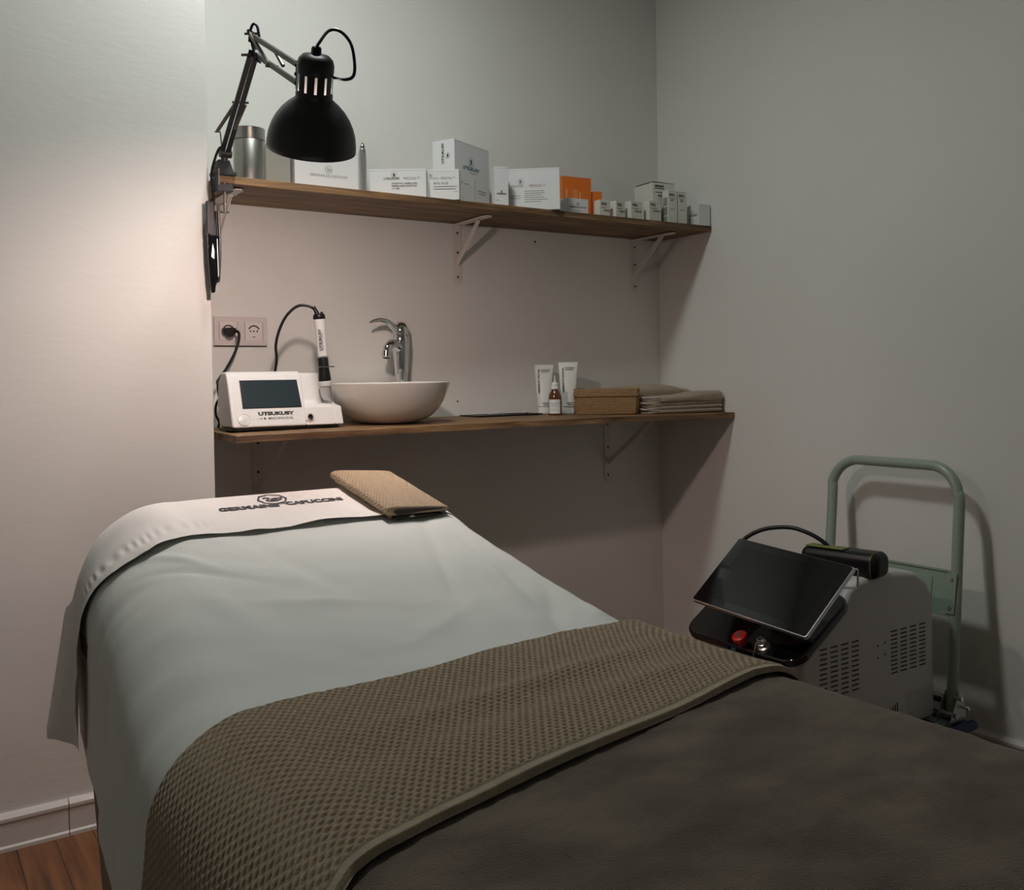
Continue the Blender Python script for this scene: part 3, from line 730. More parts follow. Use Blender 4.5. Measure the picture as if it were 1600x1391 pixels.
# bundled cable in a strap and plastic sleeve hanging by the corner
b = MB()
for k in range(3):
    xx = 0.676 + 0.006 * k
    b.tube([(0.686, 2.362, 1.50 - k * 0.01), (xx - 0.006, 2.362, 1.46), (xx - 0.004, 2.365, 1.36 + 0.01 * k), (xx, 2.368, 1.27 + k * 0.018), (xx + 0.006, 2.365, 1.29), (xx + 0.010, 2.362, 1.37), (xx + 0.008, 2.362, 1.46)], 0.003, seg=7)
obj('cable_bundle', b, M['black_plastic'], pc)
b = MB(); b.box((0.6735, 2.356, 1.440), (0.020, 0.012, 0.085)); obj('cable_switch', b, M['black_plastic'], pc, bevel=0.003)
b = MB()
pts = [(0.664, 1.405), (0.674, 1.398), (0.684, 1.40), (0.694, 1.395), (0.692, 1.33), (0.690, 1.29), (0.684, 1.287), (0.680, 1.258), (0.671, 1.256), (0.668, 1.29), (0.665, 1.34)]
b.prism(pts, 2.349, 2.353, 'Y'); obj('cable_wrap', b, M['glossy_black'], pc, bevel=0.001)
b = MB(); b.prism([(0.672, 1.345), (0.676, 1.378), (0.680, 1.36), (0.679, 1.34)], 2.3475, 2.3488, 'Y'); b.prism([(0.6865, 1.39), (0.688, 1.39), (0.6895, 1.30), (0.6875, 1.295)], 2.3475, 2.3488, 'Y')
obj('shiny_strip', b, M['silver'], pc)

# ------------------------------------------------------------------ tin, pen and cartons on the upper shelf
Z0 = US_TOP
t = thing('metal_tin', 'round brushed metal tin with a lid standing behind the lamp', 'tin', (0.809, 2.462, Z0))
obj('body', MB().lathe([(0.040, 0.0), (0.0425, 0.001), (0.0425, 0.004), (0.0410, 0.0055), (0.0410, 0.112), (0.0402, 0.1135)], seg=48), M['tin'], t, world=False, angle=30)
obj('lid', MB().lathe([(0.0415, 0.1145), (0.0420, 0.116), (0.0420, 0.141), (0.0428, 0.1425), (0.0428, 0.1445), (0.0405, 0.146), (0.0395, 0.1435), (0.0, 0.1435)], seg=48), M['tin'], t, world=False, angle=30)

def FR(x, z, out=0.0006): return Matrix.Translation((x, -out, z)) @ Matrix.Rotation(PI / 2, 4, 'X')         # front face (-y)
def LF(y, z, out=0.0006): return Matrix.Translation((-out, y, z)) @ Matrix.Rotation(-PI / 2, 4, 'Z') @ Matrix.Rotation(PI / 2, 4, 'X')   # left face (-x), text runs towards -y

def carton(label, x, y, rz, w_, d_, h_, m_, z=Z0, group='cartons on the upper shelf', flap=True, name='product_box', cat='box'):
    t = thing(name, label, cat, (x, y, z), math.radians(rz), group)
    obj('carton_body', MB().box((w_ / 2, d_ / 2, h_ / 2), (w_, d_, h_)), m_, t, world=False, bevel=0.0008)
    if flap:
        obj('lid_flap', MB().box((w_ / 2, d_ / 2 + 0.001, h_ + 0.0005), (w_ - 0.002, d_ - 0.002, 0.0008)), m_, t, world=False)
        obj('flap_edge', MB().box((w_ / 2, -0.00005, h_ - 0.0035), (w_ - 0.004, 0.0003, 0.0004)), M['ink_grey'], t, world=False)
    return t
def lines(t, rows, m_, side='F', th=0.0012):
    b = MB()
    for (x, z, L) in rows:
        if side == 'F': b.box((x + L / 2, -0.0004, z), (L, 0.0004, th))
        else: b.box((-0.0004, x - L / 2, z), (0.0004, L, th))
    return obj('small_print', b, m_, t, world=False, kind='stuff')

t = carton('white carton with grey swan crest behind the black lamp shade', 0.929, 2.452, -3.7, 0.186, 0.084, 0.104, M['box_white'])
swan_emblem(0.020, M['ink_grey'], t, FR(0.095, 0.060), wd=0.05)
text('GERMAINE DE CAPUCCINI', 0.0098, M['ink_grey'], t, FR(0.095, 0.040), align='CENTER', sx=0.92)

carton('plain grey carton squeezed between the metal tin and the crest carton', 0.856, 2.470, 0, 0.068, 0.06, 0.118, M['box_grey'], flap=False)
t = thing('silver_applicator', 'slim silver applicator pen standing between cartons', 'applicator', (1.113, 2.420, Z0))
obj('barrel', MB().lathe([(0.0095, 0), (0.0105, 0.001), (0.0105, 0.118), (0.0085, 0.121)], seg=24), M['silver'], t, world=False, angle=30)
obj('tip', MB().lathe([(0.0085, 0.121), (0.0092, 0.123), (0.0082, 0.129), (0.0045, 0.137), (0.003, 0.1385), (0.0, 0.1385)], seg=24), M['chrome'], t, world=False, angle=30)
obj('clear_sleeve', MB().lathe([(0.0112, 0.002), (0.0112, 0.11)], seg=24, close=False), M['clear'], t, world=False)

t = carton('low white carton reading cocktail beside the silver applicator pen', 1.154, 2.482, -33.3, 0.169, 0.05, 0.081, M['box_white'])
glyph_emblem(0.016, M['ink'], t, FR(0.078, 0.064))
text('UTSUKUSY', 0.0082, M['ink'], t, FR(0.048, 0.052), bold=0.02, sx=1.15)
text('MEDICAL™', 0.0105, M['ink_grey'], t, FR(0.104, 0.0512), sx=0.88)
text('COCKTAIL ADERILLING', 0.0062, M['ink'], t, FR(0.070, 0.0385), bold=0.02, sx=1.1)
text('ADERILLING COCKTAIL', 0.0062, M['ink'], t, FR(0.070, 0.0315), bold=0.02, sx=1.1)
text('10 X 5ML', 0.0058, M['ink'], t, FR(0.070, 0.0245), bold=0.02)

t = carton('small white carton reading filler in front of the tall white carton', 1.321, 2.425, -35.8, 0.090, 0.035, 0.087, M['box_white'])
glyph_emblem(0.012, M['ink_grey'], t, FR(0.008, 0.071))
text('UTSUKUSY', 0.0072, M['ink_grey'], t, FR(0.003, 0.060), sx=0.8)
text('MEDICAL™', 0.0095, M['ink_grey'], t, FR(0.036, 0.0595), sx=0.88)
text('MYAL FILLER', 0.0090, M['ink_grey'], t, FR(0.016, 0.045), bold=0.01, sx=0.85)
lines(t, [(0.016, 0.0385, 0.068), (0.016, 0.0315, 0.064)], M['ink'])
text('5ml', 0.005, M['ink_grey'], t, FR(0.078, 0.022))

t = carton('tallest white carton with teal emblem, its corner turned forwards', 1.426, 2.452, 25.1, 0.190, 0.080, 0.197, M['box_white'])
glyph_emblem(0.028, M['ink_teal'], t, FR(0.088, 0.142))
text('UTSUKUSY', 0.0145, M['ink_teal'], t, FR(0.088, 0.117), bold=0.03, align='CENTER', sx=1.25)
lines(t, [(0.075, 0.110, 0.045)], M['ink_teal'], th=0.0006)
lines(t, [(0.125, 0.062, 0.045), (0.125, 0.054, 0.045)], M['ink_grey'])
text('27', 0.011, M['ink_grey'], t, FR(0.030, 0.070)); lines(t, [(0.052, 0.073, 0.02)], M['ink_grey'])
obj('side_rule', MB().box((0.108, -0.0004, 0.05), (0.0006, 0.0004, 0.09)), M['ink_grey'], t, world=False)
text('UTSUKUSY', 0.0125, M['ink'], t, Matrix.Translation((-0.0006, 0.038, 0.128)) @ Matrix.Rotation(-PI / 2, 4, 'Z') @ Matrix.Rotation(PI / 2, 4, 'X') @ Matrix.Rotation(PI / 2, 4, 'Z'), bold=0.02)
glyph_emblem(0.016, M['ink'], t, LF(0.024, 0.150))

t = carton('narrow upright white carton between two larger white cartons', 1.546, 2.420, -16.6, 0.043, 0.035, 0.121, M['box_white'])
glyph_emblem(0.010, M['ink'], t, FR(0.0215, 0.046)); text('UTSUKUSY', 0.0062, M['ink'], t, FR(0.0215, 0.0375), bold=0.04, align='CENTER')
lines(t, [(0.004, 0.020, 0.010)], M['ink_grey'])

t = carton('wide white carton printed with many text lines beside the orange box', 1.623, 2.462, -40, 0.160, 0.03, 0.128, M['box_white'])
glyph_emblem(0.020, M['ink_grey'], t, FR(0.038, 0.088))
text('UTSUKUSY', 0.0085, M['ink_red'], t, FR(0.006, 0.072), sx=1.0); text('MEDICAL™', 0.0105, M['ink_red'], t, FR(0.064, 0.0718), sx=0.95)
lines(t, [(0.050, 0.059 - 0.0065 * k, 0.062 - (0.01 if k % 3 == 2 else 0) + (0.012 if k == 4 else 0)) for k in range(6)], M['ink_grey'])
lines(t, [(0.002, 0.045, 0.036), (0.002, 0.038, 0.034)], M['ink_grey'])

t = carton('bright orange carton standing behind a small white carton', 1.862, 2.503, -5.4, 0.112, 0.05, 0.141, M['box_orange'])
for x_, z_, h_ in ((0.016, 0.085, 0.030), (0.068, 0.075, 0.036)):
    obj('printed_stripe', MB().box((x_, -0.0003, z_), (0.005, 0.0004, h_)), M['ink_pink'], t, world=False)
b = MB()
for k in range(6): b.box((0.042 + 0.0032 * k, -0.0003, 0.082), (0.0012, 0.0004, 0.036))
obj('small_print', b, M['ink_pink'], t, world=False, kind='stuff')

t = carton('small white carton with swan crest in front of the orange box', 1.817, 2.421, -2.2, 0.085, 0.039, 0.052, M['box_white'])
swan_emblem(0.011, M['ink_grey'], t, FR(0.044, 0.036), wd=0.07); text('GERMAINE DE CAPUCCINI', 0.0062, M['ink'], t, FR(0.044, 0.0235), align='CENTER', sx=0.88, bold=0.01)
lines(t, [(0.030, 0.014, 0.028)], M['ink_grey'], th=0.001)

t = carton('narrow orange carton peeking out beside the bigger orange box', 1.983, 2.498, -21, 0.033, 0.03, 0.100, M['box_orange'])
LT = ['first small cream carton right of the orange boxes', 'second small cream carton right of the orange boxes', 'third small cream carton right of the orange boxes', 'fourth small cream carton, touching the tall slim pair']
# small cream cartons: near corner, front width, side depth, height
for k, (x, y, rz, w_, d_, h_) in enumerate(((1.953, 2.423, -1, 0.040, 0.030, 0.058), (2.021, 2.422, 9, 0.043, 0.027, 0.061), (2.086, 2.422, 3, 0.052, 0.030, 0.066), (2.167, 2.422, 3, 0.056, 0.029, 0.074))):
    t = carton(LT[k], x, y, rz, w_, d_, h_, M['box_cream'], group='small cream cartons')
    b = MB(); 
    text('GERMAINE', 0.0052, M['ink'], t, FR(0.006, h_ - 0.012), bold=0.06, sx=0.85)
    text('DE CAPUCCINI', 0.0040, M['ink'], t, FR(0.006, h_ - 0.0165), bold=0.04, sx=0.9)
    lines(t, [(0.006, h_ - 0.024, w_ * 0.55), (0.016, h_ - 0.031, w_ * 0.6), (0.016, h_ - 0.034, w_ * 0.6)], M['ink'])
    if k == 1: lines(t, [(0.018, h_ - 0.022 - 0.002 * j, 0.002) for j in range(6)], M['ink'], 'L')

for k, (x, lab) in enumerate(((2.243, 'tall slim cream carton with a text covered side'), (2.2875, 'tall slim cream carton nearest the right of the slim pair'))):
    t = carton(lab, x, 2.411, -2, 0.040, 0.031, 0.115, M['box_cream'], group='tall slim cartons')
    text('GERMAINE', 0.0052, M['ink'], t, FR(0.004, 0.100), bold=0.06, sx=0.85)
    text('DE CAPUCCINI', 0.0040, M['ink'], t, FR(0.004, 0.0955), bold=0.04, sx=0.9)
    lines(t, [(0.007, 0.088, 0.022), (0.010, 0.083, 0.014), (0.010, 0.080, 0.014), (0.010, 0.052, 0.018)], M['ink'])
    if k == 0: lines(t, [(0.027, 0.090 - 0.0036 * j, 0.022 if j % 9 != 8 else 0.003) for j in range(24)], M['ink'], 'L', th=0.0016)
t = carton('cream carton with raised flap standing behind the slim cartons', 2.209, 2.452, -5, 0.098, 0.105, 0.146, M['box_cream'], flap=False)
obj('lid_flap', MB().box((0.049, 0.052, 0.149), (0.097, 0.103, 0.001), rot=Matrix.Rotation(math.radians(1.5), 4, 'Y')), M['box_cream'], t, world=False)
obj('flap_shadow_gap', MB().box((0.002, 0.06, 0.1475), (0.003, 0.07, 0.002)), M['gap_shade'], t, world=False)
text('GERMAINE', 0.0085, M['ink'], t, FR(0.010, 0.132), bold=0.05, sx=0.9); text('DE CAPUCCINI', 0.0062, M['ink'], t, FR(0.010, 0.125), bold=0.04, sx=0.95)
lines(t, [(0.010, 0.113, 0.05), (0.022, 0.104, 0.042), (0.022, 0.100, 0.040)], M['ink'], th=0.002)
t = carton('white carton at the corner end of the upper shelf', 2.357, 2.381, -4, 0.050, 0.060, 0.073, M['box_white'])
glyph_emblem(0.014, M['ink_grey'], t, LF(0.036, 0.047)); text('UTSUKUSY', 0.0095, M['ink'], t, LF(0.052, 0.034), bold=0.03, sx=0.95)
lines(t, [(0.058, 0.028 - 0.0045 * j, 0.030) for j in range(5)], M['ink_grey'], 'L')

# ------------------------------------------------------------------ power socket
t = thing('power_socket', 'white double wall socket plate above the white device', 'socket', (0.834, YB, 1.179))
obj('cover_plate', MB().box((0, -0.005, 0), (0.151, 0.010, 0.081)), M['socket'], t, world=False, bevel=0.002, bseg=3)
obj('shadow_line', MB().box((0, -0.003, -0.0415), (0.150, 0.004, 0.002)), M['gap_shade'], t, world=False)
for sx_ in (-0.036, 0.036):
    b = MB()
    fr_ = Matrix.Translation((sx_, 0, 0))
    b.box((sx_, -0.0102, 0), (0.050, 0.0012, 0.050)); ins = obj('socket_insert', b, M['socket_in'], t, world=False, bevel=0.0005)
    for ex in (-0.0255, 0.0255): obj('insert_gap', MB().box((sx_ + ex, -0.0101, 0), (0.0008, 0.0010, 0.052)), M['gap_shade'], ins, world=False)
    well = MB().lathe([(0.0205, 0.0006), (0.0190, -0.0005), (0.0185, 0.0070), (0.0, 0.0070)], seg=40, mt=Matrix.Translation((sx_, -0.0112, 0)) @ Matrix.Rotation(-PI / 2, 4, 'X'), close=False)
    # recessed look: ring wall drawn proud, shade in the well painted as a dark arc
    b2 = MB().lathe([(0.0190, 0.0), (0.0190, 0.0012), (0.0175, 0.0012), (0.0175, 0.0)], seg=40, mt=Matrix.Translation((sx_, -0.0108, 0)) @ Matrix.Rotation(PI / 2, 4, 'X'), close=False)
    obj('well_rim', b2, M['socket_in'], ins, world=False)
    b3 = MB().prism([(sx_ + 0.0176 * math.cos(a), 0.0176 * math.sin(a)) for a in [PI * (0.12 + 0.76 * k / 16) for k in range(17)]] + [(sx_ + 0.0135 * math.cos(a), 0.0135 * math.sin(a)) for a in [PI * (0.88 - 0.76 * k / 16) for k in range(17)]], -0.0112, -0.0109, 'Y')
    obj('well_shadow', b3, M['gap_shade'], ins, world=False, sm=False)
    b4 = MB()
    for hx in (-0.0095, 0.0, 0.0095): b4.cyl((sx_ + hx, -0.0108, 0), (sx_ + hx, -0.0114, 0), 0.0024, seg=12)
    b4.box((sx_, -0.0111, -0.0165), (0.008, 0.0006, 0.003)); obj('contact_holes', b4, M['gap_shade'], ins, world=False)
# ------------------------------------------------------------------ white skin-treatment device
DY, DZ = 2.38, 0.9195
dv = thing('skin_treatment_device', 'white desktop device with slate screen at the end of the lower shelf', 'device', (0.88, 2.44, lower_top(0.88, 2.44)))
sl_ = 0.343                                     # dy per dz of the sloped front
def fp(x, z, out=0.0):                         # point on the sloped front
    nn = Vector((0, -1, sl_)).normalized(); return Vector((x, DY + sl_ * (z - DZ), z)) + nn * out
x0, x1, xm = 0.726, 1.027, 0.925
zt = 1.063
pr = [(DY, DZ), (fp(0, zt - 0.012).y, zt - 0.012), (fp(0, zt).y + 0.004, zt - 0.003), (fp(0, zt).y + 0.014, zt), (2.475, zt - 0.001), (2.503, 1.03), (2.512, 0.98), (2.495, DZ)]
b = MB(); b.prism([(p[0], p[1]) for p in pr], x0, xm, 'X')
hou = obj('housing', b, M['device_white'], dv, bevel=0.006, bseg=4)
pr2 = [(DY, DZ), (fp(0, 0.968).y, 0.968), (fp(0, 0.968).y + 0.012, 0.974), (2.452, 0.976), (2.462, 0.985), (2.470, 1.050), (2.478, zt - 0.004), (2.500, zt - 0.006), (2.508, 0.98), (2.495, DZ)]
b = MB(); b.prism([(p[0], p[1]) for p in pr2], xm - 0.002, 1.004, 'X'); 
obj('handpiece_cradle', b, M['device_white'], dv, bevel=0.004, bseg=3)
pr3 = [(DY, DZ), (fp(0, 0.968).y, 0.968), (2.44, 0.974), (2.468, 0.985), (2.480, 1.01), (2.495, 1.02), (2.500, DZ)]
b = MB(); b.prism(pr3, 1.002, x1, 'X'); obj('cradle_side', b, M['device_white'], dv, bevel=0.004, bseg=3)
b = MB(); b.box((0.868, 2.437, DZ - 0.004), (0.290, 0.105, 0.006)); ba = obj('black_underframe', b, M['black_plastic'], dv, bevel=0.001)
for fx, fy in ((0.745, 2.40), (1.005, 2.40), (0.745, 2.475), (1.005, 2.475)):
    obj('foot', MB().cyl((fx, fy, lower_top(fx, fy)), (fx, fy, DZ - 0.006), 0.010), M['black_plastic'], ba)
FRM = Matrix.Translation((0, 0, 0))
def on_front(x, z, out=0.0008):
    p = fp(x, z, out); a = math.atan(sl_)
    return Matrix.Translation(p) @ Matrix.Rotation(PI / 2 - a, 4, 'X')
def front_poly(pts, name, m_, par, out, th=0.0012, bev=0.0):
    b = MB(); n = len(pts)
    f0 = [fp(x, z, out) for x, z in pts]; f1 = [fp(x, z, out - th) for x, z in pts]
    b.add(f0 + f1, [tuple(range(n)), tuple(reversed(range(n, 2 * n)))] + [(i, i + n, (i + 1) % n + n, (i + 1) % n) for i in range(n)])
    return obj(name, b, m_, par, bevel=bev)
front_poly([(0.757, 0.9675), (0.915, 0.9675), (0.911, 1.0405), (0.757, 1.0405)], 'screen_bezel', M['black_plastic'], dv, 0.0010, bev=0.0004)
front_poly([(0.759, 0.9695), (0.913, 0.9695), (0.909, 1.0385), (0.759, 1.0385)], 'screen', M['screen_grey'], dv, 0.0016, bev=0.0003)
text('UTSUKUSY', 0.0120, M['ink'], dv, on_front(0.7955, 0.9500), world=True, bold=0.06, sx=1.60)
text('MESO SKIN DUAL', 0.0090, M['ink'], dv, on_front(0.8205, 0.9385), world=True, sx=0.96, bold=0.004)
for k, (dx, r_) in enumerate(((0.797, 0.0012), (0.803, 0.0018), (0.8115, 0.0027))):
    b = MB(); b.lathe([(0, 0), (r_, 0)], seg=16, mt=on_front(dx, 0.9415), close=False); obj('logo_dot', b, M['ink'], dv)
b = MB(); b.lathe([(0.0165, 0), (0.0165, 0.0012), (0.0150, 0.002), (0.0150, 0.0006), (0.011, 0.0018), (0.0, 0.0024)], seg=36, mt=on_front(0.757, 0.9405, 0.0002), close=False); obj('round_knob', b, M['device_white'], dv, angle=25)
b = MB(); b.lathe([(0.0128, 0), (0.0135, 0.001), (0.0128, 0.0016), (0.008, 0.0016)], seg=32, mt=on_front(0.933, 0.9405, 0.0002), close=False); jk = obj('connector_ring', b, M['socket_in'], dv, angle=25)
b = MB(); b.lathe([(0.0078, 0.0), (0.0078, 0.005), (0.0062, 0.006), (0.0062, 0.002), (0.0, 0.002)], seg=24, mt=on_front(0.933, 0.9405, 0.0006), close=False); obj('connector_jack', b, M['chrome'], jk, angle=25)
b = MB(); b.lathe([(0.0, 0.0026), (0.006, 0.0026)], seg=24, mt=on_front(0.933, 0.9405, 0.0008), close=False); obj('connector_hole', b, M['black_plastic'], jk)
b = MB(); b.box((0.796, 2.625, 1.179), (0.036, 0.020, 0.016)); b.cyl((0.797, 2.638, 1.175), (0.797, 2.612, 1.175), 0.013)
obj('power_plug', b, M['black_plastic'], dv, bevel=0.003)
b = MB(); b.tube([(0.808, 2.615, 1.180), (0.815, 2.600, 1.172), (0.812, 2.596, 1.145), (0.796, 2.590, 1.110), (0.770, 2.58, 1.070), (0.745, 2.57, 1.040), (0.744, 2.55, 1.030), (0.757, 2.530, 1.026)], 0.0037, seg=10)
b.tube([(0.745, 2.57, 1.036), (0.742, 2.55, 1.0), (0.752, 2.545, 0.965), (0.751, 2.54, 0.935), (0.742, 2.53, 0.925)], 0.0034, seg=8)
b.tube([(0.741, 2.55, 0.99), (0.734, 2.55, 0.975), (0.733, 2.55, 0.95), (0.74, 2.545, 0.93), (0.735, 2.54, 0.915)], 0.0034, seg=8)
obj('power_cord', b, M['black_plastic'], dv)
# cradle trough (grey, under the handpiece tip)
b = MB(); b.lathe([(0.018, -0.03), (0.0185, 0.0), (0.015, 0.002)], seg=24, mt=Matrix.Translation((0.995, 2.443, 0.985)), close=False); 
# hand piece leaning in the cradle with its cable
hp = thing('treatment_handpiece', 'white and black handpiece standing upright in the cradle of the device', 'handpiece', (0.993, 2.43, 0.98))
pa = Vector((0.996, 2.424, 0.985)); pb = Vector((0.976, 2.418, 1.218)); ax = (pb - pa).normalized()
HM = Matrix.Translation(pa) @ ax.to_track_quat('Z', 'Y').to_matrix().to_4x4(); Lh = (pb - pa).length
def HL(prof, seg=28, **k): return MB().lathe([(r * 1.17, z) for r, z in prof], seg=seg, mt=HM, **k)
obj('needle', MB().cyl(pa + Vector((0.008, -0.016, -0.012)), pa + Vector((0.006, -0.015, 0.035)), 0.0008, seg=6), M['spring'], hp)
obj('clear_tip', HL([(0.006, 0.0), (0.011, 0.012), (0.0135, 0.032), (0.0140, 0.034)]), M['frost'], hp, angle=30)
obj('tip_ring', HL([(0.0142, 0.033), (0.0150, 0.034), (0.0150, 0.036), (0.0142, 0.037)]), M['chrome'], hp, angle=30)
obj('grey_collar', HL([(0.0140, 0.036), (0.0150, 0.038), (0.0150, 0.050), (0.0142, 0.052)]), M['frost'], hp, angle=30)
obj('black_grip', HL([(0.0145, 0.051), (0.0148, 0.053), (0.0138, 0.066), (0.0122, 0.086), (0.0118, 0.114), (0.0112, 0.116)]), M['black_plastic'], hp, angle=30)
obj('chrome_band', HL([(0.0115, 0.115), (0.0120, 0.116), (0.0120, 0.1185), (0.0113, 0.119)]), M['chrome'], hp, angle=30)
obj('white_barrel', HL([(0.0112, 0.118), (0.0112, 0.150), (0.0116, 0.185), (0.0128, 0.206), (0.0134, 0.219)]), M['device_white'], hp, angle=30)
obj('black_cap', HL([(0.0134, 0.2185), (0.0140, 0.220), (0.0140, 0.226), (0.0115, Lh - 0.001), (0.0, Lh + 0.001)]), M['black_plastic'], hp, angle=30)
b = MB(); b.lathe([(0.0145, 0), (0.0162, 0.0), (0.0162, 0.0016), (0.0145, 0.0016)], seg=28, mt=Matrix.Translation(pa + ax * 0.088), close=False)
b.box(pa + ax * 0.089 + Vector((0.022, -0.002, 0.001)), (0.014, 0.008, 0.003)); obj('holder_ring', b, M['chrome'], hp)
b = MB(); b.box((1.009, 2.450, 1.086), (0.004, 0.004, 0.004))
tm = HM @ Matrix.Translation((0, 0, 0.125))
# vertical lettering on the barrel, facing the room
vx = Vector((0.55, 0.83, 0)).normalized(); out = -vx; out = (out - ax * out.dot(ax)).normalized(); up_ = ax; xr = up_.cross(out)
TMx = Matrix(((ax.x, -xr.x, out.x, 0), (ax.y, -xr.y, out.y, 0), (ax.z, -xr.z, out.z, 0), (0, 0, 0, 1)))
pos = pa + ax * 0.134 + out * 0.0144 
text('UTSUKUSY', 0.0098, M['ink'], hp, Matrix.Translation(pos + xr * 0.004) @ TMx, world=True, bold=0.035, sx=1.2)
text('MESO SKIN DUAL', 0.0062, M['ink_grey'], hp, Matrix.Translation(pos + xr * 0.0085 - out * 0.0006) @ TMx, world=True, sx=1.0)
b = MB(); b.tube([pb + Vector((-0.002, 0, -0.004)), pb + Vector((-0.008, 0.002, 0.008)), (0.952, 2.43, 1.238), (0.926, 2.44, 1.238), (0.900, 2.45, 1.215), (0.882, 2.46, 1.178), (0.872, 2.465, 1.135), (0.873, 2.465, 1.095), (0.868, 2.468, 1.056)], 0.0038, seg=10)
obj('handpiece_cable', b, M['black_plastic'], hp)
obj('cable_boot', MB().cyl(pb + Vector((-0.003, 0, -0.004)), pb + Vector((-0.013, 0.004, 0.018)), 0.0065, 0.0045, seg=12), M['black_plastic'], hp)
b = MB(); b.cyl(pb + Vector((0.004, 0.0, -0.006)), pb + Vector((0.010, 0.0, 0.004)), 0.006, 0.003, seg=8); obj('cap_button', b, M['black_plastic'], hp)

# ------------------------------------------------------------------ washbasin and tap
BX, BY = 1.203, 2.462; bz = lower_top(BX, BY)
bt = thing('vessel_washbasin', 'round white ceramic bowl washbasin standing on the lower shelf', 'washbasin', (BX, BY, bz))
R0 = 0.174
pro = [(0.0, 0.0), (0.060, 0.0), (0.082, 0.003), (0.112, 0.015), (0.138, 0.037), (0.156, 0.064), (0.167, 0.090), (R0, 0.112), (R0, 0.1155), (0.1705, 0.117), (0.167, 0.1145),
       (0.158, 0.090), (0.145, 0.062), (0.125, 0.040), (0.095, 0.024), (0.05, 0.014), (0.018, 0.012), (0.0, 0.012)]
pp = [(p.x, p.y) for p in smooth([(a, b_, 0) for a, b_ in pro], 3)]; pp[0] = (0.0, 0.0); pp[-1] = (0.0, 0.012)
pp = [(max(r, 0), z) for r, z in pp]
obj('bowl', MB().lathe(pp, seg=96, close=False), M['ceramic'], bt, world=False, angle=70)
obj('drain', MB().lathe([(0.0, 0.0165), (0.018, 0.0165), (0.022, 0.0145)], seg=24, close=False), M['chrome'], bt, world=False)
tp = thing('basin_mixer_tap', 'tall chrome single lever mixer tap behind the washbasin', 'tap', (1.318, 2.612, lower_top(1.318, 2.612)))
T0 = lower_top(1.318, 2.612)
obj('base_flange', MB().lathe([(0.026, 0), (0.026, 0.004), (0.022, 0.007)], seg=28), M['chrome'], tp, world=False)
# oval column, narrower at the foot, widening to the valve body
prof = [(0.0165, 0.006), (0.0165, 0.06), (0.0195, 0.130), (0.0245, 0.195), (0.0265, 0.230), (0.0255, 0.250), (0.0235, 0.256)]
obj('column', MB().lathe(prof, seg=32), M['chrome'], tp, world=False, angle=50)
obj('flute', MB().lathe([(0.002, 0.05), (0.0055, 0.08), (0.0065, 0.13), (0.005, 0.18), (0.0015, 0.20)], seg=14, mt=Matrix.Translation((-0.004, -0.0145, 0.0))), M['chrome'], tp, world=False, angle=60)
dirs = Vector((-0.80, -0.60, 0)).normalized(); dl = Vector((-0.97, -0.24, 0)).normalized()
b = MB(); b.tube([(0, 0, 0.215), dirs * 0.035 + Vector((0, 0, 0.225)), dirs * 0.065 + Vector((0, 0, 0.228)), dirs * 0.088 + Vector((0, 0, 0.218)), dirs * 0.097 + Vector((0, 0, 0.200))], 0.0135, seg=18, rad=lambda t_: 0.016 - 0.003 * t_)
sp_ = obj('spout', b, M['chrome'], tp, world=False, angle=60)
b = MB(); b.cyl(dirs * 0.0955 + Vector((0, 0, 0.206)), dirs * 0.099 + Vector((0, 0, 0.188)), 0.0155, 0.0150, seg=24); obj('aerator', b, M['chrome'], sp_, world=False, bevel=0.001)
b = MB(); b.cyl(dirs * 0.0985 + Vector((0, 0, 0.189)), dirs * 0.0992 + Vector((0, 0, 0.1872)), 0.0115, seg=24); obj('aerator_mesh', b, M['lamp_grey'], sp_, world=False)
obj('lever_cap', MB().lathe([(0.0235, 0.258), (0.0245, 0.262), (0.0235, 0.278), (0.018, 0.292), (0.009, 0.299), (0.0, 0.300)], seg=28), M['chrome'], tp, world=False, angle=50)
b = MB(); b.tube([dl * 0.004 + Vector((0, 0, 0.268)), dl * 0.026 + Vector((0, 0, 0.280)), dl * 0.050 + Vector((0, 0, 0.296)), dl * 0.080 + Vector((0, 0, 0.301)), dl * 0.105 + Vector((0, 0, 0.297)), dl * 0.120 + Vector((0, 0, 0.292))], 0.008, seg=14, rad=lambda t_: 0.0125 - 0.0095 * t_)
obj('lever', b, M['chrome'], tp, world=False, angle=60)

# ------------------------------------------------------------------ tray with tools, tubes, bottle, basket
TX, TY = 1.80, 2.60
t = thing('black_tray', 'flat black tray lying against the wall beside the white tubes', 'tray', (1.66, 2.56, lower_top(1.66, 2.56)))
b = MB(); zt_ = 0.0
b.box((0, 0.02, 0.0020), (0.25, 0.11, 0.002)); b.box((0, -0.034, 0.003), (0.25, 0.003, 0.003)); b.box((0, 0.074, 0.003), (0.25, 0.003, 0.003)); b.box((-0.124, 0.02, 0.003), (0.003, 0.11, 0.003)); b.box((0.124, 0.02, 0.003), (0.003, 0.11, 0.003))
obj('tray_base', b, M['black_plastic'], t, world=False, bevel=0.0006)
for k, (xx, yy_, r_, lab) in enumerate(((1.615, 2.556, 0.35, 'small steel tool at the basin end of the black tray'), (1.70, 2.552, -0.2, 'small steel tool on the tray beside the amber bottle'))):
    tl = thing('steel_tool', lab, 'tool', (xx, yy_, lower_top(xx, yy_) + 0.0032), r_, 'tools on the black tray')
    obj('shaft', MB().cyl((-0.035, 0, 0.0035), (0.035, 0, 0.0035), 0.0022, seg=8), M['chrome'], tl, world=False)
    obj('tip', MB().cyl((0.035, 0, 0.0035), (0.045, 0, 0.0035), 0.0035, 0.001, seg=8), M['chrome'], tl, world=False)

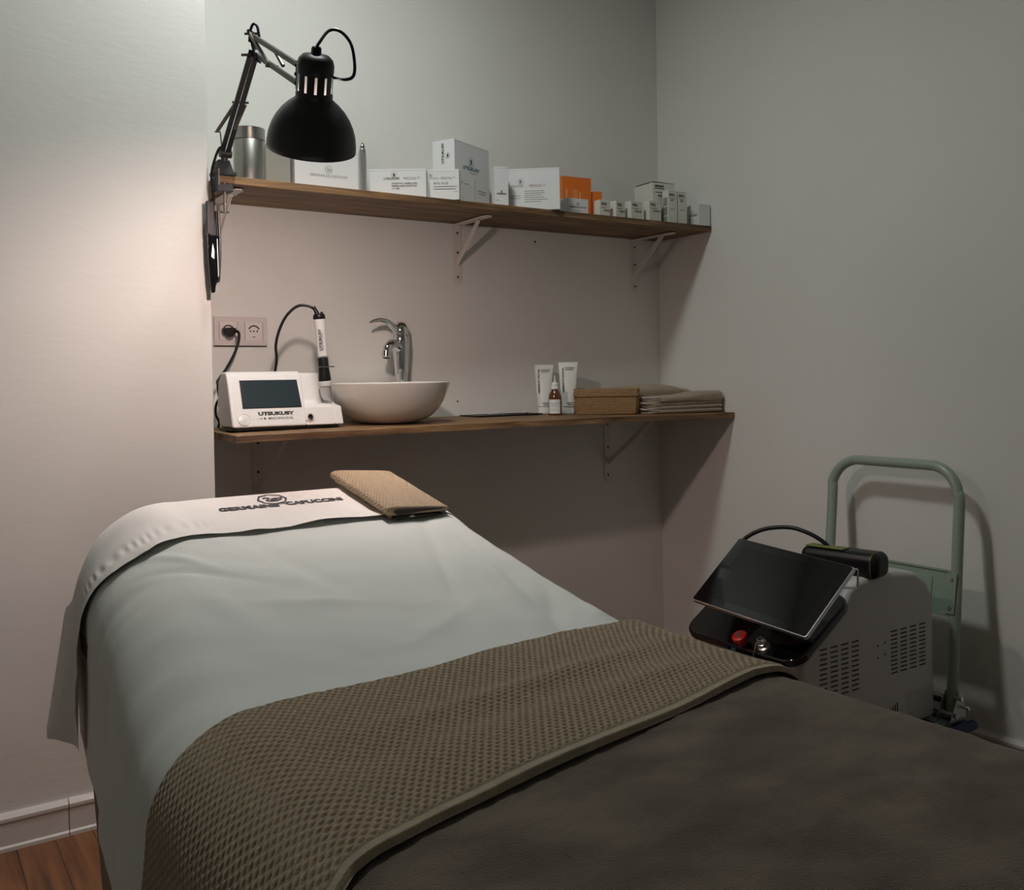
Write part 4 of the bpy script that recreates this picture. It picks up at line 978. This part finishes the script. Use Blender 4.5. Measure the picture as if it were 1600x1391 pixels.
def squeeze_tube(x, y, rz, H, w_, label, topw):
    z = lower_top(x, y)
    t = thing('squeeze_tube', label, 'tube', (x, y, z), math.radians(rz), 'white squeeze tubes')
    cap = MB().lathe([(w_ * 0.33, 0), (w_ * 0.345, 0.001), (w_ * 0.355, 0.022), (w_ * 0.345, 0.0235)], seg=32, sy=0.8); obj('cap', cap, M['tube'], t, world=False, angle=30)
    n = 20; m_ = 40; P = np.zeros((n, m_ + 1, 3))
    for i in range(n):
        s = i / (n - 1); zz = 0.0245 + (H - 0.0245) * s
        hw = (w_ * 0.37) * (1 - s) + (topw / 2) * s; hd = (w_ * 0.30) * (1 - s) ** 0.8 + 0.0012
        for k in range(m_ + 1):
            a = 2 * PI * k / m_; P[i, k] = (hw * math.cos(a), hd * math.sin(a), zz)
    npmesh('tube_body', P, M['tube'], t, world=False)
    obj('crimp', MB().box((0, 0, H - 0.004), (topw, 0.0030, 0.010)), M['tube'], t, world=False, bevel=0.0006)
    # print follows the sloping front
    def fz(x_, z_):
        s = (z_ - 0.0245) / (H - 0.0245); hd = (w_ * 0.30) * max(1 - s, 0) ** 0.8 + 0.0012; hw = (w_ * 0.37) * (1 - s) + (topw / 2) * s
        return -hd * math.sqrt(max(0.05, 1 - (x_ / hw) ** 2)) - 0.001
    ang = math.atan2(w_ * 0.30, H)
    t.rotation_euler = (0, 0, math.radians(rz))
    zc = H * 0.50
    xx = -w_ * 0.24
    tmx = Matrix.Translation((xx, fz(xx, zc * 1.0) - 0.0022, H * 0.42)) @ Matrix.Rotation(-ang * 0.9, 4, 'X') @ Matrix.Rotation(PI / 2, 4, 'X') @ Matrix.Rotation(PI / 2, 4, 'Z')
    text('GERMAINE DE CAPUCCINI', 0.0085, M['ink'], t, tmx, sx=0.80, bold=0.02)
    b = MB()
    for zf, xa, L in ((0.90, -0.17, 0.5), (0.865, -0.17, 0.42), (0.22, -0.12, 0.4), (0.185, -0.08, 0.3)):
        z_ = H * zf; b.box((w_ * (xa + L / 2), fz(w_ * (xa + L / 2), z_) - 0.0008, z_), (w_ * L, 0.0006, 0.0022))
    obj('small_print', b, M['ink_grey'], t, world=False, kind='stuff')
    return t
squeeze_tube(1.847, 2.602, -33, 0.163, 0.062, 'white cosmetic tube behind the amber bottle, further from the basket', 0.064)
squeeze_tube(1.902, 2.540, -33, 0.171, 0.062, 'white cosmetic tube standing beside the woven basket', 0.066)

zb = lower_top(1.806, 2.485)
t = thing('amber_bottle', 'small amber glass bottle with white label and dropper cap', 'bottle', (1.808, 2.487, zb))
obj('glass', MB().lathe([(0.0, 0), (0.019, 0), (0.0212, 0.002), (0.0212, 0.055), (0.0195, 0.066), (0.0145, 0.076), (0.0115, 0.081), (0.0115, 0.084)], seg=40), M['amber'], t, world=False, angle=40)
vang = math.atan2(-0.83, -0.55)
b = MB(); vs = []; n_ = 18
for i in range(n_ + 1):
    a = vang - 0.15 + (i / n_ - 0.5) * 2.0
    for z in (0.006, 0.051): vs.append((0.0215 * math.cos(a), 0.0215 * math.sin(a), z))
b.add(vs, [(2 * i, 2 * i + 2, 2 * i + 3, 2 * i + 1) for i in range(n_)]); lb = obj('paper_label', b, M['label'], t, world=False, angle=60)
b = MB()
for z, a0, a1, th in ((0.0385, -1.0, 1.0, 0.0010), (0.034, -0.5, 0.6, 0.0006), (0.030, -0.6, 0.5, 0.0006), (0.020, -0.3, 0.4, 0.0006), (0.016, -0.4, 0.5, 0.0006)):
    vs = [];
    for i in range(9):
        a = vang - 0.15 + a0 + (a1 - a0) * i / 8
        for zz in (z, z + th): vs.append((0.0217 * math.cos(a), 0.0217 * math.sin(a), zz))
    b.add(vs, [(2 * i, 2 * i + 2, 2 * i + 3, 2 * i + 1) for i in range(8)])
obj('label_print', b, M['ink_grey'], lb, world=False, kind='stuff')
cp = obj('cap', MB().lathe([(0.0132, 0.084), (0.0136, 0.085), (0.0136, 0.089), (0.0118, 0.091), (0.0118, 0.103), (0.0105, 0.105), (0.005, 0.106)], seg=28), M['tube'], t, world=False, angle=30)
obj('dropper_tip', MB().lathe([(0.005, 0.106), (0.0036, 0.112), (0.0022, 0.122), (0.002, 0.128), (0.0, 0.1285)], seg=16), M['frost'], cp, world=False, angle=40)

# coiled rope basket: every coil a ring piece
bk = thing('rope_basket', 'tan coiled rope basket with a folded rim between tubes and towels', 'basket', (2.002, 2.462, lower_top(2.0, 2.46)), math.radians(-38))
def rrect(hw, hd, r_, z, n=6, wob=0):
    out_ = []
    for cx, cy, a0 in ((hw - r_, hd - r_, 0), (-hw + r_, hd - r_, PI / 2), (-hw + r_, -hd + r_, PI), (hw - r_, -hd + r_, 1.5 * PI)):
        for k in range(n): a = a0 + PI / 2 * k / (n - 1); out_.append((cx + r_ * math.cos(a), cy + r_ * math.sin(a), z + wob * math.sin(3 * a + cx * 30)))
    return out_
nc = 14
for k in range(nc):
    z = 0.0035 + k * 0.0058; g = 0.004 * math.sin(k / nc * PI)
    big = 0.0045 if k >= 10 else 0
    wob = 0.0010 if k >= 10 else 0
    obj('rope_coil', MB().tube(rrect(0.100 + g + big, 0.052 + g + big, 0.022, z + (0.0012 if k >= 10 else 0), wob=wob), 0.0035 if k < 10 else 0.0038, seg=8, sub=2, closed=True), M['rope'], bk, world=False)
obj('inner_lining', MB().prism([(x, y) for x, y, z in rrect(0.0995, 0.0515, 0.022, 0)], 0.001, 0.079, 'Z'), M['rope'], bk, world=False)

# ------------------------------------------------------------------ folded towels on the lower shelf
def towel_stack(label, x, y, rz, L, W, ths, bul=0.006, group='folded towels on the lower shelf', gr=None, tilt=0.0):
    z = lower_top(x, y)
    t = thing('folded_towel', label, 'towel', (x, y, z), math.radians(rz), group)
    mt0 = pm(t); zz = 0.0005
    for k, t_ in enumerate(ths):
        last = k == len(ths) - 1
        m4 = mt0 @ Matrix.Translation((0.003 * (k % 2), 0.002 * ((k * 7) % 3 - 1), zz + t_ * 0.5)) @ Matrix.Rotation(tilt * k, 4, 'Y') @ Matrix.Rotation(PI / 2, 4, 'Z')
        folded_layer(L, W, t_ * 1.05, 0, M['towel_b'], t, m4, 'towel_layer', 0.0018, 0.0019, bulge=bul if last else 0.0, openend=0.15, grow=gr if last else None)
        zz += t_
    return t
M['towel_b'] = mat('grey_beige_towel', (0.38, 0.30, 0.215), 0.95, noise_amt=0.2, noise_scale=200, bump=0.0008, bump_scale=700, sheen=0.3)
M['towel_edge'] = mat('pinkish_towel_edge', (0.50, 0.42, 0.38), 0.9)
ts = towel_stack('grey beige folded waffle towel nearest the shelf front edge', 2.262, 2.395, -4, 0.270, 0.13, (0.013, 0.013, 0.012, 0.020), bul=0.002, gr=lambda q: 1.0 + 0.9 / (1 + np.exp(18 * (q + 0.12))) , tilt=-0.008)
for k in range(8):
    z = 0.004 + k * 0.0068; xx = -0.178 + 0.006 * math.sin(k * 2.3)
    b = MB(); b.tube([(-0.128, -0.064, z + 0.002), (-0.150, -0.067, z + 0.001), (xx, -0.058, z + 0.003 * math.sin(k * 2)), (xx - 0.006, -0.02, z + 0.001), (xx - 0.004, 0.03, z), (-0.13, 0.05, z)], 0.0028, seg=8, sub=5)
    obj('folded_edge', b, M['towel_edge'] if k % 3 else M['towel_b'], ts, world=False)
towel_stack('grey beige folded towel lying behind another towel near the corner', 2.270, 2.552, -3, 0.255, 0.15, (0.020, 0.020, 0.042), bul=0.010, gr=lambda q: 1.0 - 0.45 / (1 + np.exp(24 * (q + 0.36))))

# ------------------------------------------------------------------ hand truck
PZ = 0.148
tr = thing('platform_trolley', 'pale green platform trolley with folding handle and blue bumper by the wall', 'trolley', (1.9, 1.60, 0))
b = MB(); b.box((1.885, 1.60, PZ - 0.012), (0.70, 0.43, 0.022)); obj('platform', b, M['mint_plate'], tr, bevel=0.003)
ring = rrect(0.362, 0.245, 0.03, 0, n=6)
b = MB(); b.tube([(1.905 + x, 1.60 + y * 0.98, PZ - 0.013) for x, y, z in ring], 0.0125, seg=12, sub=3, closed=True); obj('bumper', b, M['blue_rubber'], tr)
obj('rubber_mat', MB().box((1.875, 1.60, PZ - 0.0005), (0.64, 0.39, 0.001)), M['black_plastic'], tr)
for cx, cy in ((1.62, 1.45), (1.62, 1.75), (2.15, 1.45), (2.15, 1.75)):
    cst = obj('caster', MB().box((cx, cy, PZ - 0.045), (0.05, 0.045, 0.05), taper=(1.2, 1.2)), M['steel'], tr)
    obj('wheel', MB().cyl((cx, cy - 0.014, 0.05), (cx, cy + 0.014, 0.05), 0.050, seg=28), M['black_plastic'], cst, bevel=0.003)
def hx(z): return 2.245 + (z - 0.15) * 0.150
ya, yb_ = 1.395, 1.800
def hy(z, s): return (1.392 + (z - 0.15) * 0.045) if s == 0 else (1.786 + (z - 0.15) * 0.048)
zt2, rc = 0.783, 0.085
path_ = [(hx(z), hy(z, 0), z) for z in (0.165, 0.30, 0.45, 0.60, zt2 - rc)]
c0 = hy(zt2, 0) + rc; c1 = hy(zt2, 1) - rc
for k in range(1, 9): a = PI / 2 * k / 8; z = zt2 - rc + rc * math.sin(a); path_.append((hx(z), c0 - rc * math.cos(a), z))
path_.append((hx(zt2), (c0 + c1) / 2, zt2 ))
for k in range(0, 8): a = PI / 2 * (1 - k / 8); z = zt2 - rc + rc * math.sin(a); path_.append((hx(z), c1 + rc * math.cos(a), z))
path_ += [(hx(z), hy(z, 1), z) for z in (zt2 - rc, 0.60, 0.45, 0.30, 0.165)]
hd_ = obj('handle', MB().tube(path_, 0.0142, seg=18, sub=3), M['mint'], tr, angle=80)
# cross plate with pressed panel, flanges and screws
b = MB(); n_ = Vector((1, 0, -0.15)).normalized()
def cp_(y, z, o_=0): p = Vector((hx(z), y, z)) - n_ * o_; return p
cpl = MB(); vs = [cp_(y, z, 0.006) for y, z in ((1.40, 0.402), (1.80, 0.405), (1.81, 0.520), (1.41, 0.516))]; vs += [cp_(y, z, 0.0045) for y, z in ((1.40, 0.402), (1.80, 0.405), (1.81, 0.520), (1.41, 0.516))]
cpl.add(vs, [(0, 1, 2, 3), (7, 6, 5, 4), (0, 4, 5, 1), (1, 5, 6, 2), (2, 6, 7, 3), (3, 7, 4, 0)]); cpo = obj('cross_plate', cpl, M['mint_plate'], hd_)
def cbox(y0_, y1_, z0_, z1_, o0, o1):
    q_ = [(y0_, z0_), (y1_, z0_), (y1_, z1_), (y0_, z1_)]; m2 = MB(); m2.add([cp_(y, z, o0) for y, z in q_] + [cp_(y, z, o1) for y, z in q_], [(0, 1, 2, 3), (7, 6, 5, 4), (0, 4, 5, 1), (1, 5, 6, 2), (2, 6, 7, 3), (3, 7, 4, 0)]); return m2
obj('pressed_panel', cbox(1.47, 1.745, 0.425, 0.495, 0.006, 0.009), M['mint_plate'], cpo, bevel=0.0025)
obj('lower_flange', cbox(1.405, 1.79, 0.400, 0.406, 0.0, 0.013), M['mint_plate'], cpo)
obj('upper_flange', cbox(1.412, 1.80, 0.513, 0.518, 0.0, 0.010), M['mint_plate'], cpo)
for y0_, y1_ in ((1.398, 1.425), (1.765, 1.80)):
    fo = obj('end_tab', cbox(y0_, y1_, 0.408, 0.512, 0.014, 0.0165), M['mint_plate'], cpo, bevel=0.001)
    for zz in (0.424, 0.497):
        ym = (y0_ + y1_) / 2; obj('screw', MB().cyl(cp_(ym, zz, 0.016), cp_(ym, zz, 0.019), 0.005, seg=12), M['steel'], cpo)
# zinc hinges
for s in (0, 1):
    yc = hy(0.16, s)
    for off_ in (-0.019, 0.017):
        b = MB(); b.prism([(2.205, PZ), (2.275, PZ), (2.275, PZ + 0.03), (2.262, PZ + 0.068), (2.248, PZ + 0.072), (2.236, PZ + 0.055)], yc + off_ - 0.001, yc + off_ + 0.001, 'Y')
        hg = obj('hinge_plate', b, M['steel'], tr)
    obj('hinge_bolt', MB().cyl((2.250, yc - 0.027, PZ + 0.058), (2.250, yc + 0.024, PZ + 0.058), 0.006, seg=10), M['chrome'], hg)
    obj('hinge_bolt', MB().cyl((2.228, yc - 0.025, PZ + 0.018), (2.228, yc + 0.022, PZ + 0.018), 0.006, seg=10), M['steel'], hg)
    obj('hinge_bolt', MB().cyl((2.262, yc - 0.038, PZ + 0.034), (2.262, yc + 0.022, PZ + 0.034), 0.004, seg=8), M['chrome'], hg)
obj('hinge_axle', MB().cyl((2.232, 1.40, PZ + 0.02), (2.232, 1.80, PZ + 0.02), 0.006, seg=10), M['steel'], tr)
obj('hinge_spring', MB().cyl((2.240, 1.42, PZ + 0.045), (2.240, 1.47, PZ + 0.045), 0.007, seg=10), M['black_plastic'], tr)

# ------------------------------------------------------------------ white laser machine on the trolley
Y0m, Y1m = 1.42, 1.75
mc = thing('laser_machine', 'white tabletop treatment machine with black control panel on the trolley', 'machine', (1.95, 1.585, PZ + 0.001))
zb_ = PZ + 0.004
pr = [(1.735, zb_), (1.708, 0.345), (1.702, 0.372), (1.712, 0.386), (1.850, 0.476), (1.880, 0.522), (1.915, 0.540), (1.970, 0.546), (2.075, 0.545), (2.145, 0.533), (2.192, 0.505), (2.214, 0.468), (2.220, 0.430), (2.222, zb_)]
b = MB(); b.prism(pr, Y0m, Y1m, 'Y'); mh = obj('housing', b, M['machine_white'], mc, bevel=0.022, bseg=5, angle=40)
for fx, fy in ((1.77, 1.46), (1.77, 1.71), (2.18, 1.46), (2.18, 1.71)):
    obj('foot', MB().cyl((fx, fy, PZ), (fx, fy, zb_ + 0.002), 0.014), M['black_plastic'], mc)
# control panel: rounded black plate on the slope
sp0 = Vector((1.672, 0, 0.384)); spd = Vector((0.845, 0, 0.534)).normalized(); spn = Vector((-spd.z, 0, spd.x))
def pp_(y, s, o_): return Vector((sp0.x, y, sp0.z)) + spd * s + spn * o_
def rr2(y0_, y1_, s0, s1, r_, n=8):
    o_ = []
    for cy, cs, a0 in ((y1_ - r_, s1 - r_, 0), (y0_ + r_, s1 - r_, PI / 2), (y0_ + r_, s0 + r_, PI), (y1_ - r_, s0 + r_, 1.5 * PI)):
        for k in range(n): a = a0 + PI / 2 * k / (n - 1); o_.append((cy + r_ * math.cos(a), cs + r_ * math.sin(a)))
    return o_
out_ = rr2(1.403, 1.765, 0.0, 0.235, 0.042)
b = MB(); n = len(out_); b.add([pp_(y, s, 0.006) for y, s in out_] + [pp_(y, s, -0.016) for y, s in out_], [tuple(range(n)), tuple(reversed(range(n, 2 * n)))] + [(i, i + n, (i + 1) % n + n, (i + 1) % n) for i in range(n)])
pnl = obj('control_panel', b, M['glossy_black'], mc, bevel=0.006, bseg=3)
obj('panel_recess', MB().prism([(0, 0), (1, 0), (1, 1)], 0, 0.0001, 'Y'), M['glossy_black'], pnl) if False else None
Qm = Matrix(((0, spd.x, spn.x, 0), (-1, 0, 0, 0), (0, spd.z, spn.z, 0), (0, 0, 0, 1)))
def PM(y, s, o_): return Matrix.Translation(pp_(y, s, o_)) @ Qm
es = obj('emergency_stop', MB().lathe([(0.012, 0), (0.012, 0.012), (0.0175, 0.013), (0.019, 0.016), (0.018, 0.024), (0.012, 0.027), (0.0, 0.027)], seg=30, mt=PM(1.572, 0.017, 0.006)), M['red'], mc, angle=30)
obj('stop_mark', MB().lathe([(0.0055, 0.0002), (0.0085, 0.0002)], seg=24, mt=PM(1.572, 0.017, 0.0335), close=False), M['silver'], es)
obj('stop_arrow', MB().lathe([(0.0, 0.0004), (0.0035, 0.0004)], seg=3, mt=PM(1.572, 0.017, 0.0335), close=False), M['silver'], es)
ks = obj('key_switch', MB().lathe([(0.016, 0), (0.016, 0.010), (0.012, 0.012), (0.012, 0.020), (0.010, 0.021), (0.008, 0.018), (0.0, 0.018)], seg=28, mt=PM(1.505, 0.019, 0.006)), M['silver'], mc, angle=30)
b = MB(); b.tube([pp_(1.505, 0.021, 0.030) + Vector((0.010 * math.cos(a), 0.011 * math.sin(a), 0.006 * math.sin(a))) for a in [2 * PI * k / 10 for k in range(10)]], 0.0012, seg=6, sub=2, closed=True); obj('key_ring', b, M['chrome'], ks)
b = MB(); b.tube([pp_(1.520, 0.030, 0.028), pp_(1.525, 0.020, 0.020), pp_(1.522, 0.004, 0.012), pp_(1.524, -0.008, 0.000)], 0.0012, seg=6); obj('key_chain', b, M['spring'], ks)
# side details on the near face
ys = Y0m - 0.0004
b = MB()
for c in range(4):
    for r_ in range(11): b.box((1.783 + c * 0.0385, ys, 0.400 - r_ * 0.01145), (0.0255, 0.0012, 0.0028))
obj('vent_slots', b, M['hole_shade'], mh, kind='stuff')  # raised dark strips, the shade of the slots is put into their colour
b = MB()
for c in range(4):
    for r_ in range(11): b.box((2.049 + c * 0.0385, ys, 0.4005 - r_ * 0.0103), (0.0255, 0.0012, 0.0028))
obj('vent_slots', b, M['hole_shade'], mh, kind='stuff')
b = MB()
for k in range(11):
    hh = 0.004 + 0.0032 * k; b.box((1.972 + k * 0.0088, ys, 0.186 + hh / 2 - 0.003 * 0), (0.0026, 0.0012, hh))
obj('triangular_vent', b, M['hole_shade'], mh, kind='stuff')
b = MB()
for k in range(11): b.box((2.152 + 0.002 * 0, ys - 0.0002, 0.235 - k * 0.0072), (0.118 - 0.004 * max(0, k - 6), 0.0014, 0.0012))
obj('moulded_grooves', b, M['groove'], mh, kind='stuff')
b = MB()
for x_, z_ in ((1.985, 0.375), (1.985, 0.345), (2.012, 0.378), (2.012, 0.349)): b.cyl((x_, ys - 0.0006, z_), (x_, ys + 0.001, z_), 0.0022, seg=8)
obj('screw_holes', b, M['hole_shade'], mh)
# touch screen on its bracket
c4 = [Vector(v) for v in ((1.628, 1.700, 0.492), (1.643, 1.371, 0.468), (1.810, 1.338, 0.597), (1.794, 1.667, 0.620))]   # BL BR TR TL
cc = sum(c4, Vector()) / 4; ex = ((c4[1] - c4[0]) + (c4[2] - c4[3])).normalized(); ey_ = ((c4[3] - c4[0]) + (c4[2] - c4[1])); ey_ = (ey_ - ex * ey_.dot(ex)).normalized(); ez = ex.cross(ey_)
SM = Matrix(((ex.x, ey_.x, ez.x, cc.x), (ex.y, ey_.y, ez.y, cc.y), (ex.z, ey_.z, ez.z, cc.z), (0, 0, 0, 1)))
def slab(w_, h_, z0_, z1_, name, m_, par, r_=0.006, bev=0.0):
    pts = []
    for cx, cy, a0 in ((w_ / 2 - r_, h_ / 2 - r_, 0), (-w_ / 2 + r_, h_ / 2 - r_, PI / 2), (-w_ / 2 + r_, -h_ / 2 + r_, PI), (w_ / 2 - r_, -h_ / 2 + r_, 1.5 * PI)):
        for k in range(6): a = a0 + PI / 2 * k / 5; pts.append((cx + r_ * math.cos(a), cy + r_ * math.sin(a)))
    b = MB(); b.prism(pts, z0_, z1_, 'Z'); b.v = [tuple(SM @ Vector(v)) for v in b.v]; return obj(name, b, m_, par, bevel=bev)
ts_ = slab(0.332, 0.213, -0.012, -0.0008, 'touch_screen', M['silver'], mc, bev=0.0012)
slab(0.3285, 0.2095, -0.0006, 0.0004, 'screen_glass', M['glossy_black'], ts_)
slab(0.268, 0.166, 0.0004, 0.0008, 'display_area', M['screen_glass'], ts_, r_=0.001)
b = MB(); b.box((0.06, 0.0, -0.022), (0.012, 0.14, 0.02)); b.box((-0.06, 0.0, -0.022), (0.012, 0.14, 0.02)); b.box((0, -0.02, -0.030), (0.15, 0.06, 0.006)); b.v = [tuple(SM @ Vector(v)) for v in b.v]
obj('screen_bracket', b, M['silver'], mc, bevel=0.001)
b = MB(); b.bar(SM @ Vector((0, -0.02, -0.03)), Vector((1.83, 1.56, 0.47)), 0.10, 0.012)
obj('screen_stand', b, M['silver'], mc, bevel=0.001)
q0 = SM @ Vector((0.163, 0.103, -0.006))
b = MB(); b.tube([q0, q0 + Vector((0.012, 0, -0.001)), q0 + Vector((0.015, 0, -0.010)), q0 + Vector((0.014, 0, -0.040)), q0 + Vector((0.008, 0, -0.043)), SM @ Vector((0.163, 0.050, -0.010))], 0.0024, seg=8, sub=3)
obj('screen_hanger', b, M['silver'], mc)
# hand applicator resting on top
ha = thing('laser_applicator', 'black handheld applicator with lime trim lying on the white machine', 'applicator', (1.968, 1.505, 0.5365), math.radians(101))
def caps(w_, h_, L, x_off=0, zc=0.034, r_=0.022, n=10):
    out_ = []
    for cy, cz, a0 in ((w_ / 2 - r_, h_ / 2 - r_, 0), (-w_ / 2 + r_, h_ / 2 - r_, PI / 2), (-w_ / 2 + r_, -h_ / 2 + r_, PI), (w_ / 2 - r_, -h_ / 2 + r_, 1.5 * PI)):
        for k in range(n): a = a0 + PI / 2 * k / (n - 1); out_.append((cy + r_ * math.cos(a), zc + cz + r_ * math.sin(a)))
    return out_
b = MB(); b.prism(caps(0.078, 0.062, 0), -0.104, 0.098, 'X'); obj('grip_body', b, M['black_plastic'], ha, world=False, bevel=0.019, bseg=6)
b = MB(); b.prism(caps(0.0795, 0.0635, 0, r_=0.023), -0.088, -0.0855, 'X'); obj('lime_edge', b, M['lime'], ha, world=False, bevel=0.001, bseg=2)
b = MB(); b.box((0.035, 0.012, 0.0665), (0.10, 0.035, 0.003)); obj('lime_inlay', b, M['lime'], ha, world=False, bevel=0.001)
b = MB(); b.tube([(1.962, 1.535, 0.594), (1.957, 1.556, 0.612), (1.946, 1.592, 0.630), (1.930, 1.640, 0.640), (1.90, 1.70, 0.630), (1.87, 1.74, 0.600), (1.86, 1.76, 0.55), (1.87, 1.765, 0.50)], 0.0055, seg=12)
obj('applicator_cable', b, M['black_plastic'], ha)
